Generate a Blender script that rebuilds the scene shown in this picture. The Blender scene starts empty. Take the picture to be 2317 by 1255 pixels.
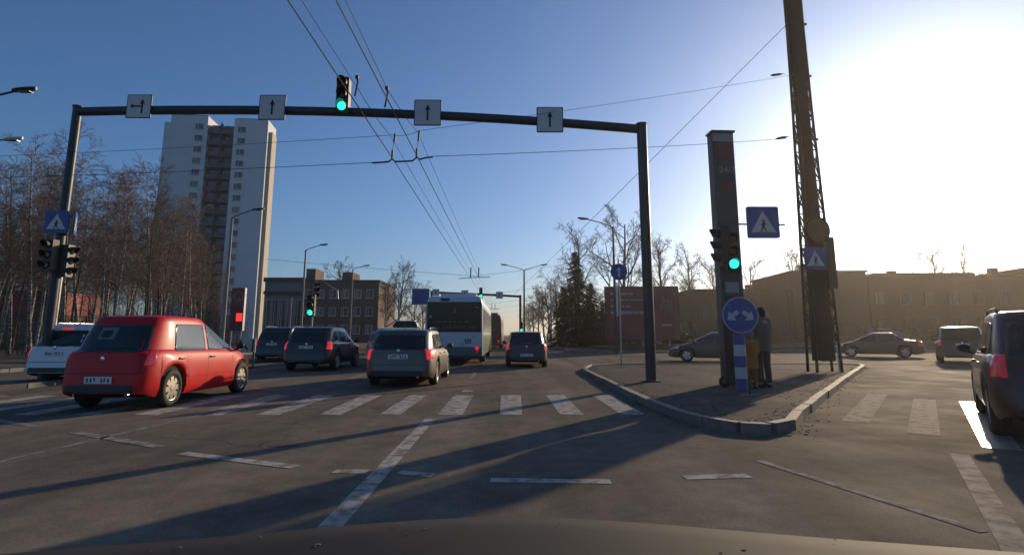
import bpy, bmesh, math, random
import numpy as np
from mathutils import Vector, Matrix
from mathutils.bvhtree import BVHTree

SC = bpy.context.scene
COL = SC.collection
PI = math.pi
R = math.radians

# ------------------------------------------------------------------ camera
cam_d = bpy.data.cameras.new('camera')
cam = bpy.data.objects.new('camera', cam_d)
COL.objects.link(cam)
FPX = 1250.0                       # focal length in pixels of a 2317 px wide frame
cam_d.sensor_fit = 'HORIZONTAL'
cam_d.sensor_width = 36.0
cam_d.lens = 36.0 * FPX / 2317.0
cam_d.shift_y = -70.8 / 2317.0
cam_d.clip_start = 0.05
cam_d.clip_end = 6000.0
cam.location = (0, 0, 1.3)
cam.rotation_euler = (R(90 + 9.105), 0, R(-0.385))
SC.camera = cam

# ------------------------------------------------------------------ light
SUN_AZ, SUN_EL = R(38.5), R(14.5)            # clockwise from the road's direction
world = bpy.data.worlds.new('World')
SC.world = world
world.use_nodes = True
wn = world.node_tree.nodes
wl = world.node_tree.links
wn.clear()
w_out = wn.new('ShaderNodeOutputWorld')
w_bg = wn.new('ShaderNodeBackground')
w_sky = wn.new('ShaderNodeTexSky')
w_sky.sky_type = 'NISHITA'
w_sky.sun_disc = False
w_sky.sun_elevation = SUN_EL
w_sky.sun_rotation = SUN_AZ
w_sky.altitude = 30
w_sky.air_density = 1.0
w_sky.dust_density = 0.95
w_sky.ozone_density = 6.3
w_bg.inputs['Strength'].default_value = 0.12
wl.new(w_sky.outputs[0], w_bg.inputs[0])
wl.new(w_bg.outputs[0], w_out.inputs[0])

sun_d = bpy.data.lights.new('sun', 'SUN')
sun_d.energy = 4.7
sun_d.angle = R(0.55)
sun_d.color = (1.0, 0.77, 0.50)
sun = bpy.data.objects.new('sun', sun_d)
COL.objects.link(sun)
sdir = Vector((math.sin(SUN_AZ) * math.cos(SUN_EL), math.cos(SUN_AZ) * math.cos(SUN_EL), math.sin(SUN_EL)))
sun.rotation_euler = sdir.to_track_quat('Z', 'Y').to_euler()
sun.location = sdir * 200

SC.view_settings.view_transform = 'Standard'
SC.view_settings.look = 'None'
SC.view_settings.exposure = 0.0
SC.view_settings.gamma = 1.0
SC.view_settings.use_curve_mapping = False
SC.render.engine = 'CYCLES'
SC.cycles.max_bounces = 6
SC.cycles.volume_bounces = 0
SC.cycles.use_denoising = True

# ------------------------------------------------------------------ materials
MATS = {}
def mat(name, col, rough=0.6, metal=0.0, spec=0.5, emit=None, estr=0.0, coat=0.0, var=0.0, vscale=6.0, bump=0.0, bscale=40.0, alpha=None):
    if name in MATS:
        return MATS[name]
    m = bpy.data.materials.new(name)
    m.use_nodes = True
    nt = m.node_tree
    b = nt.nodes['Principled BSDF']
    b.inputs['Base Color'].default_value = (*col, 1)
    b.inputs['Roughness'].default_value = rough
    b.inputs['Metallic'].default_value = metal
    b.inputs['Specular IOR Level'].default_value = spec
    if coat:
        b.inputs['Coat Weight'].default_value = coat
        b.inputs['Coat Roughness'].default_value = 0.10
    if emit:
        b.inputs['Emission Color'].default_value = (*emit, 1)
        b.inputs['Emission Strength'].default_value = estr
    if var or bump:
        tc = nt.nodes.new('ShaderNodeTexCoord')
        oi = nt.nodes.new('ShaderNodeObjectInfo')
        ad = nt.nodes.new('ShaderNodeVectorMath'); ad.operation = 'ADD'
        mu = nt.nodes.new('ShaderNodeVectorMath'); mu.operation = 'SCALE'; mu.inputs['Scale'].default_value = 31.0
        cx = nt.nodes.new('ShaderNodeCombineXYZ')
        for k in range(3):
            nt.links.new(oi.outputs['Random'], cx.inputs[k])
        nt.links.new(cx.outputs[0], mu.inputs[0])
        nt.links.new(tc.outputs['Object'], ad.inputs[0])
        nt.links.new(mu.outputs[0], ad.inputs[1])
    if var:
        n = nt.nodes.new('ShaderNodeTexNoise')
        n.inputs['Scale'].default_value = vscale
        n.inputs['Detail'].default_value = 6
        n.inputs['Roughness'].default_value = 0.65
        nt.links.new(ad.outputs[0], n.inputs['Vector'])
        mr = nt.nodes.new('ShaderNodeMapRange')
        mr.inputs['From Min'].default_value = 0.25; mr.inputs['From Max'].default_value = 0.75
        mr.inputs['To Min'].default_value = 1 - var; mr.inputs['To Max'].default_value = 1 + var
        nt.links.new(n.outputs['Fac'], mr.inputs['Value'])
        sc = nt.nodes.new('ShaderNodeVectorMath'); sc.operation = 'SCALE'
        sc.inputs[0].default_value = col
        nt.links.new(mr.outputs[0], sc.inputs['Scale'])
        nt.links.new(sc.outputs[0], b.inputs['Base Color'])
    if bump:
        n2 = nt.nodes.new('ShaderNodeTexNoise')
        n2.inputs['Scale'].default_value = bscale
        n2.inputs['Detail'].default_value = 4
        nt.links.new(ad.outputs[0], n2.inputs['Vector'])
        bp = nt.nodes.new('ShaderNodeBump')
        bp.inputs['Strength'].default_value = bump
        bp.inputs['Distance'].default_value = 0.02
        nt.links.new(n2.outputs['Fac'], bp.inputs['Height'])
        nt.links.new(bp.outputs[0], b.inputs['Normal'])
    MATS[name] = m
    return m

def node_mat(name):
    m = bpy.data.materials.new(name)
    m.use_nodes = True
    return m, m.node_tree, m.node_tree.nodes['Principled BSDF']

def asphalt_mat(name, base, wear, rough):
    """Worn asphalt: aggregate grain, large patches, tyre tracks along the lanes, cracks and a few sealed repairs."""
    m, nt, b = node_mat(name)
    N, L = nt.nodes.new, nt.links.new
    tc = N('ShaderNodeTexCoord')
    def noise(scale, detail=5, rough_=0.6, vec=None):
        n = N('ShaderNodeTexNoise'); n.inputs['Scale'].default_value = scale
        n.inputs['Detail'].default_value = detail; n.inputs['Roughness'].default_value = rough_
        L(vec if vec else tc.outputs['Object'], n.inputs['Vector'])
        return n.outputs['Fac']
    def rng(v, a, b_, c, d):
        r = N('ShaderNodeMapRange'); L(v, r.inputs['Value'])
        for k, q in zip(('From Min', 'From Max', 'To Min', 'To Max'), (a, b_, c, d)):
            r.inputs[k].default_value = q
        return r.outputs[0]
    def mul(p, q):
        x = N('ShaderNodeMath'); x.operation = 'MULTIPLY'; L(p, x.inputs[0]); L(q, x.inputs[1]); return x.outputs[0]
    mp = N('ShaderNodeMapping'); mp.inputs['Scale'].default_value = (1.0, 0.06, 1)
    L(tc.outputs['Object'], mp.inputs['Vector'])
    big = rng(noise(0.22, 4), 0.3, 0.7, 0.72, 1.28)
    mid = rng(noise(3.1, 8, 0.78), 0.3, 0.7, 0.74, 1.26)
    fine = rng(noise(55, 4, 0.8), 0.3, 0.7, 0.62, 1.38)
    track = rng(noise(0.9, 3, 0.5, mp.outputs[0]), 0.35, 0.65, 0.76, 1.16)
    v = mul(mul(big, mid), mul(fine, track))
    vo = N('ShaderNodeTexVoronoi'); vo.feature = 'DISTANCE_TO_EDGE'; vo.inputs['Scale'].default_value = 0.33
    dn = N('ShaderNodeTexNoise'); dn.inputs['Scale'].default_value = 1.6; dn.inputs['Detail'].default_value = 5
    L(tc.outputs['Object'], dn.inputs['Vector'])
    mx = N('ShaderNodeMix'); mx.data_type = 'VECTOR'; mx.inputs[0].default_value = 0.35
    L(tc.outputs['Object'], mx.inputs[4]); L(dn.outputs['Color'], mx.inputs[5])
    L(mx.outputs[1], vo.inputs['Vector'])
    crack = rng(vo.outputs['Distance'], 0.0, 0.004, 0.0, 1.0)
    keep = rng(noise(0.35, 3), 0.50, 0.60, 0.0, 0.5)
    inv = N('ShaderNodeMath'); inv.operation = 'SUBTRACT'; inv.inputs[0].default_value = 1.0; L(crack, inv.inputs[1])
    dk = N('ShaderNodeMath'); dk.operation = 'SUBTRACT'; dk.inputs[0].default_value = 1.0; L(mul(inv.outputs[0], keep), dk.inputs[1])
    v = mul(v, dk.outputs[0])
    patchy = rng(noise(0.55, 2, 0.4), 0.56, 0.60, 1.0, 0.86)
    v = mul(v, patchy)
    sc = N('ShaderNodeVectorMath'); sc.operation = 'SCALE'; sc.inputs[0].default_value = base
    L(v, sc.inputs['Scale']); L(sc.outputs[0], b.inputs['Base Color'])
    L(rng(noise(0.8, 5), 0.3, 0.7, rough - 0.08, rough + 0.10), b.inputs['Roughness'])
    bp = N('ShaderNodeBump'); bp.inputs['Strength'].default_value = 0.35; bp.inputs['Distance'].default_value = 0.006
    L(noise(120, 3, 0.7), bp.inputs['Height']); L(bp.outputs[0], b.inputs['Normal'])
    b.inputs['Specular IOR Level'].default_value = wear
    return m

def paint_mat(name, col, wear=0.45):
    """Road paint worn through to the asphalt in places."""
    m, nt, b = node_mat(name)
    N, L = nt.nodes.new, nt.links.new
    tc = N('ShaderNodeTexCoord')
    geo = N('ShaderNodeNewGeometry')
    n = N('ShaderNodeTexNoise'); n.inputs['Scale'].default_value = 5.5; n.inputs['Detail'].default_value = 8; n.inputs['Roughness'].default_value = 0.72
    L(geo.outputs['Position'], n.inputs['Vector'])
    r = N('ShaderNodeMapRange'); r.inputs['From Min'].default_value = wear - 0.07; r.inputs['From Max'].default_value = wear + 0.10
    L(n.outputs['Fac'], r.inputs['Value'])
    mx = N('ShaderNodeMix'); mx.data_type = 'RGBA'
    mx.inputs[6].default_value = (0.165, 0.142, 0.114, 1); mx.inputs[7].default_value = (*col, 1)
    L(r.outputs[0], mx.inputs[0]); L(mx.outputs[2], b.inputs['Base Color'])
    b.inputs['Roughness'].default_value = 0.85
    b.inputs['Specular IOR Level'].default_value = 0.012
    return m

M = dict(
    asphalt=asphalt_mat('asphalt', (0.172, 0.145, 0.114), 0.014, 0.85),
    pave=asphalt_mat('island_asphalt', (0.122, 0.106, 0.090), 0.014, 0.85),
    paint=paint_mat('road_paint', (0.44, 0.41, 0.36)),
    paint_thin=paint_mat('road_paint_worn', (0.34, 0.32, 0.30), 0.5),
    paint_old=paint_mat('road_paint_old', (0.36, 0.31, 0.25), 0.46),
    kerb=mat('kerb_granite', (0.15, 0.135, 0.12), 0.75, var=0.22, vscale=7, bump=0.3, bscale=30),
    verge=mat('verge_dry_grass', (0.085, 0.068, 0.040), 0.95, var=0.4, vscale=1.2, bump=0.8, bscale=9),
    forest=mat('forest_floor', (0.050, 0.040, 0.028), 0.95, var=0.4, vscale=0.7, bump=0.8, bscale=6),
    steel=mat('dark_painted_steel', (0.035, 0.038, 0.042), 0.45, 0.3, var=0.15, vscale=3),
    galv=mat('galvanised_steel', (0.30, 0.29, 0.27), 0.45, 0.55, var=0.2, vscale=4),
    concpole=mat('concrete_pole', (0.27, 0.25, 0.22), 0.8, var=0.18, vscale=3),
    signwhite=mat('sign_white', (0.55, 0.52, 0.50), 0.5, var=0.05, vscale=4),
    signblack=mat('sign_black', (0.015, 0.015, 0.017), 0.5),
    signback=mat('sign_back_grey', (0.20, 0.20, 0.20), 0.5, 0.5, var=0.1, vscale=4),
    signblue=mat('sign_blue', (0.022, 0.062, 0.24), 0.4, var=0.08, vscale=4),
    signorange=mat('sign_back_ochre', (0.16, 0.07, 0.02), 0.55, var=0.2, vscale=5),
    housing=mat('signal_housing', (0.018, 0.019, 0.018), 0.5),
    lens_off=mat('signal_lens_dark', (0.030, 0.012, 0.010), 0.25),
    green=mat('signal_green_lit', (0.0, 0.3, 0.2), 0.3, emit=(0.02, 1.0, 0.55), estr=2.6),
    redlit=mat('signal_red_lit', (0.3, 0.0, 0.0), 0.3, emit=(1.0, 0.03, 0.02), estr=1.6),
    tyre=mat('tyre_rubber', (0.018, 0.017, 0.016), 0.8, var=0.2, vscale=9),
    rim=mat('alloy_rim', (0.55, 0.52, 0.46), 0.32, 0.8),
    rimdark=mat('rim_hollow', (0.02, 0.02, 0.02), 0.6),
    black=mat('black_plastic', (0.014, 0.014, 0.015), 0.5),
    under=mat('underbody', (0.006, 0.006, 0.006), 0.9),
    glass=mat('car_glass', (0.016, 0.022, 0.024), 0.04, spec=0.6),
    plate=mat('number_plate', (0.62, 0.62, 0.60), 0.4),
    chrome=mat('chrome', (0.62, 0.62, 0.62), 0.12, 1.0),
    tail=mat('tail_lamp', (0.28, 0.006, 0.008), 0.12, emit=(1, 0.03, 0.03), estr=0.10, coat=1.0),  # weak emission put in for sun shining through unlit lamps
    tail_on=mat('tail_lamp_lit', (0.45, 0.01, 0.01), 0.2, emit=(1.0, 0.03, 0.04), estr=0.55, coat=0.5),
    head=mat('head_lamp', (0.55, 0.55, 0.55), 0.1, coat=0.5),
    head_on=mat('head_lamp_lit', (0.6, 0.6, 0.55), 0.1, emit=(1.0, 0.92, 0.75), estr=3.5),
    birch=None,
)

# ------------------------------------------------------------------ mesh helpers
def tag(o, label=None, cat=None, group=None, kind=None):
    if label: o['label'] = label
    if cat: o['category'] = cat
    if group: o['group'] = group
    if kind: o['kind'] = kind
    return o

def empty(name, loc=(0, 0, 0), rz=0.0, label=None, cat=None, group=None):
    o = bpy.data.objects.new(name, None)
    o.empty_display_size = 0.2
    o.location = loc
    o.rotation_euler = (0, 0, rz)
    COL.objects.link(o)
    return tag(o, label, cat, group)

def link_mesh(name, me, parent=None, loc=None, rz=0.0):
    o = bpy.data.objects.new(name, me)
    COL.objects.link(o)
    if parent is not None: o.parent = parent
    if loc is not None: o.location = loc
    if rz: o.rotation_euler = (0, 0, rz)
    return o

class MB:
    def __init__(s): s.v = []; s.f = []
    def add(s, vs, fs):
        b = len(s.v); s.v += [tuple(map(float, p)) for p in vs]; s.f += [tuple(b + i for i in f) for f in fs]; return s
    def box(s, c, d, rot=None):
        x, y, z = d[0] / 2, d[1] / 2, d[2] / 2
        vs = [Vector(p) for p in ((-x,-y,-z),(x,-y,-z),(x,y,-z),(-x,y,-z),(-x,-y,z),(x,-y,z),(x,y,z),(-x,y,z))]
        if rot is not None: vs = [rot @ p for p in vs]
        c = Vector(c)
        return s.add([p + c for p in vs], [(0,3,2,1),(4,5,6,7),(0,1,5,4),(1,2,6,5),(2,3,7,6),(3,0,4,7)])
    def bar(s, a, b, w, h):
        a, b = Vector(a), Vector(b); d = b - a; q = d.to_track_quat('Y', 'Z').to_matrix()
        return s.box((a + b) / 2, (w, d.length, h), q)
    def tube(s, path, rad, n=8, caps=True):
        path = [Vector(p) for p in path]
        if not hasattr(rad, '__len__'): rad = [rad] * len(path)
        b = len(s.v); k = len(path); prev = None
        for i, p in enumerate(path):
            d = (path[min(i + 1, k - 1)] - path[max(i - 1, 0)])
            if d.length < 1e-9: d = Vector((0, 0, 1))
            d.normalize()
            if prev is None:
                ref = Vector((1, 0, 0)) if abs(d.x) < 0.9 else Vector((0, 1, 0))
                u = (ref - d * ref.dot(d)).normalized()
            else:
                u = prev - d * prev.dot(d)
                u = u.normalized() if u.length > 1e-6 else Vector((1, 0, 0))
            prev = u; w = d.cross(u)
            for j in range(n):
                a = 2 * PI * j / n
                q = p + (u * math.cos(a) + w * math.sin(a)) * rad[i]
                s.v.append((q.x, q.y, q.z))
        for i in range(k - 1):
            for j in range(n):
                s.f.append((b + i*n + j, b + i*n + (j+1) % n, b + (i+1)*n + (j+1) % n, b + (i+1)*n + j))
        if caps:
            s.f.append(tuple(b + j for j in reversed(range(n))))
            s.f.append(tuple(b + (k-1)*n + j for j in range(n)))
        return s
    def lathe(s, prof, c=(0,0,0), axis='Z', n=24):
        b = len(s.v); c = Vector(c)
        for (r, h) in prof:
            for j in range(n):
                a = 2 * PI * j / n; x, y = r * math.cos(a), r * math.sin(a)
                p = {'Z': (x, y, h), 'X': (h, x, y), 'Y': (x, h, y)}[axis]
                s.v.append(tuple(Vector(p) + c))
        for i in range(len(prof) - 1):
            for j in range(n):
                q = (b + i*n + j, b + i*n + (j+1) % n, b + (i+1)*n + (j+1) % n, b + (i+1)*n + j)
                s.f.append(q if axis != 'Y' else q[::-1])
        return s
    def ball(s, c, r, n=12, m=8):
        if not hasattr(r, '__len__'): r = (r, r, r)
        b = len(s.v)
        for i in range(m + 1):
            t = PI * i / m
            for j in range(n):
                a = 2 * PI * j / n
                s.v.append((c[0] + r[0]*math.sin(t)*math.cos(a), c[1] + r[1]*math.sin(t)*math.sin(a), c[2] - r[2]*math.cos(t)))
        for i in range(m):
            for j in range(n):
                s.f.append((b+i*n+j, b+i*n+(j+1)%n, b+(i+1)*n+(j+1)%n, b+(i+1)*n+j))
        return s
    def prism(s, poly, o, eu, ev, ew, t):
        """polygon (u, v) in the plane o+u*eu+v*ev, extruded t along ew"""
        o, eu, ev, ew = Vector(o), Vector(eu), Vector(ev), Vector(ew)
        n = len(poly)
        a = [o + eu*p[0] + ev*p[1] for p in poly]
        return s.add(a + [p + ew*t for p in a], [tuple(range(n)), tuple(reversed(range(n, 2*n)))] + [(i, i+n, (i+1)%n+n, (i+1)%n) for i in range(n)])
    def mesh(s, name, m, smooth=False):
        me = bpy.data.meshes.new(name)
        me.from_pydata(s.v, [], s.f)
        me.materials.append(m)
        bm = bmesh.new(); bm.from_mesh(me)
        bmesh.ops.recalc_face_normals(bm, faces=bm.faces)
        bm.to_mesh(me); bm.free()
        if smooth:
            me.shade_smooth()
            if smooth == 'auto':
                me.set_sharp_from_angle(angle=R(40))
        me.update()
        return me
    def build(s, name, m, parent=None, loc=None, rz=0.0, smooth=False):
        return link_mesh(name, s.mesh(name, m, smooth), parent, loc, rz)

def copy_tree(o, parent=None):
    c = o.copy(); COL.objects.link(c); c.parent = parent
    for ch in o.children: copy_tree(ch, c)
    return c

def bevel(o, w=0.01, seg=2):
    m = o.modifiers.new('bevel', 'BEVEL'); m.width = w; m.segments = seg; m.limit_method = 'ANGLE'
    return o

def text_mesh(txt, size, m, extrude=0.004, bold=0.0):
    cu = bpy.data.curves.new('lettering', 'FONT'); cu.body = txt; cu.size = size; cu.extrude = extrude
    cu.align_x = 'CENTER'; cu.align_y = 'CENTER'; cu.offset = bold; cu.resolution_u = 3
    o = bpy.data.objects.new('lettering', cu); COL.objects.link(o)
    dg = bpy.context.evaluated_depsgraph_get()
    me = bpy.data.meshes.new_from_object(o.evaluated_get(dg))
    me.transform(Matrix.Rotation(R(90), 4, 'X'))
    bpy.data.objects.remove(o); bpy.data.curves.remove(cu)
    me.materials.clear(); me.materials.append(m)
    return me

def rot_poly(poly, a):
    c, s = math.cos(a), math.sin(a)
    return [(p[0]*c - p[1]*s, p[0]*s + p[1]*c) for p in poly]
def roundpoly(pts, r, seg=4):
    out = []; n = len(pts)
    for i in range(n):
        p0, p1, p2 = Vector(pts[i-1]), Vector(pts[i]), Vector(pts[(i+1) % n])
        d0, d2 = (p0 - p1), (p2 - p1)
        rr = min(r, d0.length*0.45, d2.length*0.45)
        a, b = p1 + d0.normalized()*rr, p1 + d2.normalized()*rr
        for k in range(seg + 1):
            t = k / seg
            q = a*(1-t)**2 + p1*2*t*(1-t) + b*t*t
            out.append((q.x, q.y))
    return out

# ================================================================== THE GROUND
def slab(name, poly, z0, z1, m, kind='structure', parent=None):
    o = MB().prism(poly, (0,0,z0), (1,0,0), (0,1,0), (0,0,1), z1 - z0).build(name, m, parent)
    if kind and parent is None: tag(o, kind=kind)
    return o
def sheet(name, poly, z, m, parent=None, kind=None):
    o = MB().add([(x, y, z) for x, y in poly], [tuple(range(len(poly)))]).build(name, m, parent)
    if kind: tag(o, kind=kind)
    return o

ground = sheet('ground', [(-900,-60),(900,-60),(900,2500),(-900,2500)], -0.03, M['verge'], kind='structure')
# asphalt of the crossing: main road, crossing street to the right and the turning lane
road = sheet('road', [(-19.2,-40),(60,-40),(60,2),(46,40),(110,40),(110,41),(9,40.5),(5.0,43),(4.6,60),(4.6,900),(-12.0,900),(-12.0,70),(-17.6,66),(-17.6,-40)], 0.0, M['asphalt'], kind='structure')
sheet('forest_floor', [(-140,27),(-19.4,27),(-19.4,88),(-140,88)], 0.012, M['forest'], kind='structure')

def stripes(name, poly, m=None, z=0.004):
    return sheet(name, poly, z, m or M['paint'], parent=road)
rng = random.Random(5)
for k in range(-12, 3):                                  # zebra crossing under the gantry
    x = 0.05 + k * 1.0
    if x > 2.5: continue
    j = lambda: rng.uniform(-0.03, 0.03)
    stripes('crosswalk_stripe', [(x-0.2+j(), 9.45+j()), (x+0.2+j(), 9.42+j()), (x+0.2+j(), 12.4+j()), (x-0.2+j(), 12.42+j())])
def along(p, d, w, l, name, m=None, z=0.004):
    d = Vector(d).normalized(); n = Vector((d.y, -d.x)); p = Vector(p)
    q = [p - n*w/2, p + n*w/2, p + n*w/2 + d*l, p - n*w/2 + d*l]
    return stripes(name, [(v.x, v.y) for v in q], m, z)
along((-1.22, 1.4), (0, 1), 0.17, 7.6, 'lane_line')
# thin lane line on the left
along((-5.5, 2.5), (0.065, 1), 0.075, 7.6, 'lane_line', M['paint_thin'])
# broken line swinging across the lanes
for a, b in (((-1.68,5.62),(-1.35,5.60)), ((-1.05,5.58),(-0.70,5.45)), ((-0.16,5.28),(0.92,5.22)), ((1.62,5.36),(2.25,5.42)),
             ((-3.62,6.45),(-2.12,5.80)), ((-5.85,7.80),(-4.10,6.82)), ((-8.1,9.0),(-6.7,8.25))):
    d = Vector(b) - Vector(a)
    along(a, d, 0.15, d.length, 'broken_line', M['paint'] if a[0] > -4 else M['paint_thin'])
d_slip = Vector((0.60, 0.80))
M['paint_gloss'] = mat('road_paint_glossy', (0.30, 0.27, 0.22), 0.34, spec=0.3, bump=0.35, bscale=14)
for (x, y, l) in ((5.22, 8.6, 5.0), (5.48, 7.55, 5.0), (5.70, 6.62, 5.6), (6.0, 5.7, 5.6)):
    along((x, y), d_slip, 0.36, l, 'crosswalk_stripe', M['paint_old'] if y > 7 else M['paint_gloss'])
along((2.62, 6.05), (0.5, -1.9), 0.09, 2.2, 'lane_line', M['paint_thin'])
along((4.98, 6.35), (-1.7, -2.5), 0.17, 3.6, 'lane_line', M['paint_old'])
for y in range(17, 160, 9):                              # lane dashes further up the main road
    for x in (-4.75, -1.15):
        along((x, y), (0, 1), 0.12, 3.0, 'lane_dash', M['paint_thin'])
along((-8.3, 14), (0, 1), 0.12, 40, 'lane_line', M['paint_thin'])
along((-0.95, 13.15), (0, 1), 0.25, 0.35, 'road_mark')
for y in (36.2, 37.0): along((4, y), (1, 0.005), 0.12, 40, 'lane_line', M['paint_thin'])
# tar seams and repairs, which have their own shape on the road
M['tar'] = mat('tar_seal', (0.085, 0.076, 0.066), 0.8, spec=0.1, var=0.2, vscale=8)
for pts in (((-2.9,6.9),(-2.5,6.95),(-2.45,6.8),(-2.8,6.78)),):
    sheet('tar_patch', roundpoly(pts, 0.2), 0.003, M['tar'], parent=road)

# ------------------------------------------------------------------ kerbs
def kerb_run(parent, pts, h=0.13, w=0.16, ln=1.0, closed=False):
    """single kerb stones set along a line, each an object"""
    pts = [Vector(p) for p in pts]
    if closed: pts.append(pts[0])
    rr = random.Random(len(pts) * 7 + int(pts[0].x * 10))
    for a, b in zip(pts[:-1], pts[1:]):
        d = b - a; n = max(1, round(d.length / ln)); u = d.normalized(); nn = Vector((-u.y, u.x))
        sl = d.length / n
        for i in range(n):
            c = a + u * sl * (i + 0.5)
            hh = h + rr.uniform(-0.008, 0.008); wob = rr.uniform(-0.01, 0.01)
            mb = MB(); L2 = sl/2 - 0.006; b_ = 0.02
            prof = [(-w/2, -0.02), (w/2, -0.02), (w/2, hh), (-w/2 + b_, hh), (-w/2, hh - b_)]
            mb.prism(prof, (c.x - u.x*L2 + nn.x*wob, c.y - u.y*L2 + nn.y*wob, 0), (-nn.x, -nn.y, 0), (0,0,1), (u.x, u.y, 0), 2*L2)
            mb.build('kerb_stone', M['kerb'], parent)

def arc(c, r, a0, a1, n):
    return [(c[0] + r*math.cos(R(a0 + (a1-a0)*i/n)), c[1] + r*math.sin(R(a0 + (a1-a0)*i/n))) for i in range(n+1)]
# traffic island: tip towards us, left edge on the main road, right edge on the turning lane
isl = [(2.66,19.3),(2.62,16.0),(2.60,12.9),(2.62,10.4),(2.70,9.0),(2.86,8.25),(3.14,7.75),(3.50,7.62),(3.92,7.95),(4.55,8.95),(8.2,14.1),(11.8,19.1),(13.9,22.0),(14.2,22.7),(13.7,23.2),(8.5,23.3),(4.3,23.0),(3.2,22.0),(2.8,20.6)]
island = slab('traffic_island', isl, -0.02, 0.105, M['pave'])
kerb_run(island, isl, h=0.14, closed=True, ln=0.95)
# far corner on the right: footway and verge
far = [(4.7,42.6),(6.2,41.2),(10,40.7),(108,41.4),(108,45.0),(9.5,44.4),(7.6,46.5),(7.2,160),(4.7,160)]
footway = slab('footway', far, -0.02, 0.11, M['pave'])
kerb_run(footway, [(4.7,90),(4.7,42.6),(6.2,41.2),(10,40.7),(40,41.0)], ln=2.5)
# bank of the verge behind the crossing street
slab('verge_bank', [(9.5,44.6),(108,45.2),(108,66),(7.6,66),(7.6,46.7)], -0.02, 0.35, M['verge'])
# median on the left with the gantry foot
med = [(-12.6,14.0),(-12.2,13.2),(-11.85,14.0),(-11.8,40),(-12.1,64),(-12.6,64),(-12.75,40)]
median = slab('median_island', med, -0.02, 0.10, M['pave'])
kerb_run(median, [(-12.75,40),(-12.6,14.0),(-12.2,13.2),(-11.85,14.0),(-11.8,40)], ln=1.6)
verge_l = slab('left_verge', [(-19.3,14),(-17.7,14),(-17.7,66),(-19.3,66)], -0.02, 0.12, M['verge'])
kerb_run(verge_l, [(-17.62,66),(-17.62,14)], ln=2.0)

# ================================================================== BUILDINGS
EX, EY, EZ = (1,0,0), (0,1,0), (0,0,1)
def rect(x0, x1, z0, z1): return [(x0,z0),(x1,z0),(x1,z1),(x0,z1)]

M['tower_wall'] = mat('tower_render', (0.60, 0.60, 0.60), 0.85, var=0.07, vscale=0.25)
M['tower_side'] = mat('tower_gable', (0.42, 0.38, 0.31), 0.85, var=0.06, vscale=0.3)
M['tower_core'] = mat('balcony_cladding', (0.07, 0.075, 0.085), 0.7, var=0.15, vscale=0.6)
M['wframe'] = mat('window_frame', (0.50, 0.49, 0.46), 0.6)
M['pane'] = mat('window_pane', (0.030, 0.036, 0.040), 0.08, spec=0.6)
M['pane2'] = mat('window_pane_curtained', (0.16, 0.15, 0.13), 0.2)
M['grey_wall'] = mat('grey_panel_wall', (0.20, 0.20, 0.20), 0.85, var=0.12, vscale=0.4)
M['brick'] = mat('brown_brick_wall', (0.125, 0.082, 0.062), 0.9, var=0.18, vscale=0.6)
M['brown_wall'] = mat('brown_stone_wall', (0.12, 0.075, 0.052), 0.9, var=0.15, vscale=0.3)  # even brown of the right-hand buildings
M['roofing'] = mat('bitumen_roof', (0.06, 0.055, 0.05), 0.9, var=0.2, vscale=0.5)

rng = random.Random(11)
WIN = {}
M['wframe_dark'] = mat('window_frame_brown', (0.13, 0.095, 0.075), 0.7)
def window(parent, x, z, w, h, y=0.0, curtain=False, fr='wframe'):
    """frame proud of the wall with a recessed pane, facing -Y"""
    key = (round(w,2), round(h,2), curtain, fr)
    if key not in WIN:
        f = MB(); t = 0.09
        for a in (rect(-w/2,w/2,-h/2,-h/2+t), rect(-w/2,w/2,h/2-t,h/2), rect(-w/2,-w/2+t,-h/2+t,h/2-t), rect(w/2-t,w/2,-h/2+t,h/2-t), rect(-w*0.14-t/2,-w*0.14+t/2,-h/2+t,h/2-t)):
            f.prism(a, (0,-0.06,0), EX, EZ, EY, 0.10)
        f.box((0,-0.10,-h/2-0.04), (w+0.1, 0.2, 0.06))
        p = MB().prism(rect(-w/2+t,w/2-t,-h/2+t,h/2-t), (0,-0.012,0), EX, EZ, EY, 0.03)
        WIN[key] = (f.mesh('window', M[fr]), p.mesh('pane', M['pane2'] if curtain else M['pane']))
    fm, pm = WIN[key]
    o = link_mesh('window', fm, parent, (x, y, z))
    link_mesh('pane', pm, o)
    return o

# ---- apartment tower beyond the birch grove
tower = empty('apartment_tower', (-64.8, 118, 0), R(7), 'tall pale apartment tower with dark balcony column above the birch grove', 'building')
TH = 49.0; FL = 2.62
def blk(name, x0, x1, y0, y1, z0, z1, m, parent): return MB().box(((x0+x1)/2,(y0+y1)/2,(z0+z1)/2),(x1-x0,y1-y0,z1-z0)).build(name, m, parent)
blk('wall', -9.9, -2.2, 0, 14, 0, TH+0.5, M['tower_wall'], tower)
blk('wall', -12.4, -9.9, 2.5, 14, 0, TH-0.4, M['tower_wall'], tower)
blk('wall', 3.4, 10.6, 0, 6, 0, TH+0.2, M['tower_wall'], tower)
blk('gable_wall', 10.6, 11.3, 1.2, 4.4, 0, TH-2.2, M['tower_side'], tower)
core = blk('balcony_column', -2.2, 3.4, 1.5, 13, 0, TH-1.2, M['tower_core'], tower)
rf = blk('roof', -9.6, -2.5, 0.4, 13.6, TH+0.5, TH+0.8, M['roofing'], tower)
blk('roof', 3.7, 10.3, 0.4, 5.6, TH+0.2, TH+0.5, M['roofing'], tower)
M['rail'] = mat('balcony_rail', (0.095, 0.095, 0.10), 0.7, var=0.2, vscale=1)
M['rail2'] = mat('balcony_rail_brown', (0.075, 0.066, 0.064), 0.7, var=0.2, vscale=1)
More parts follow.
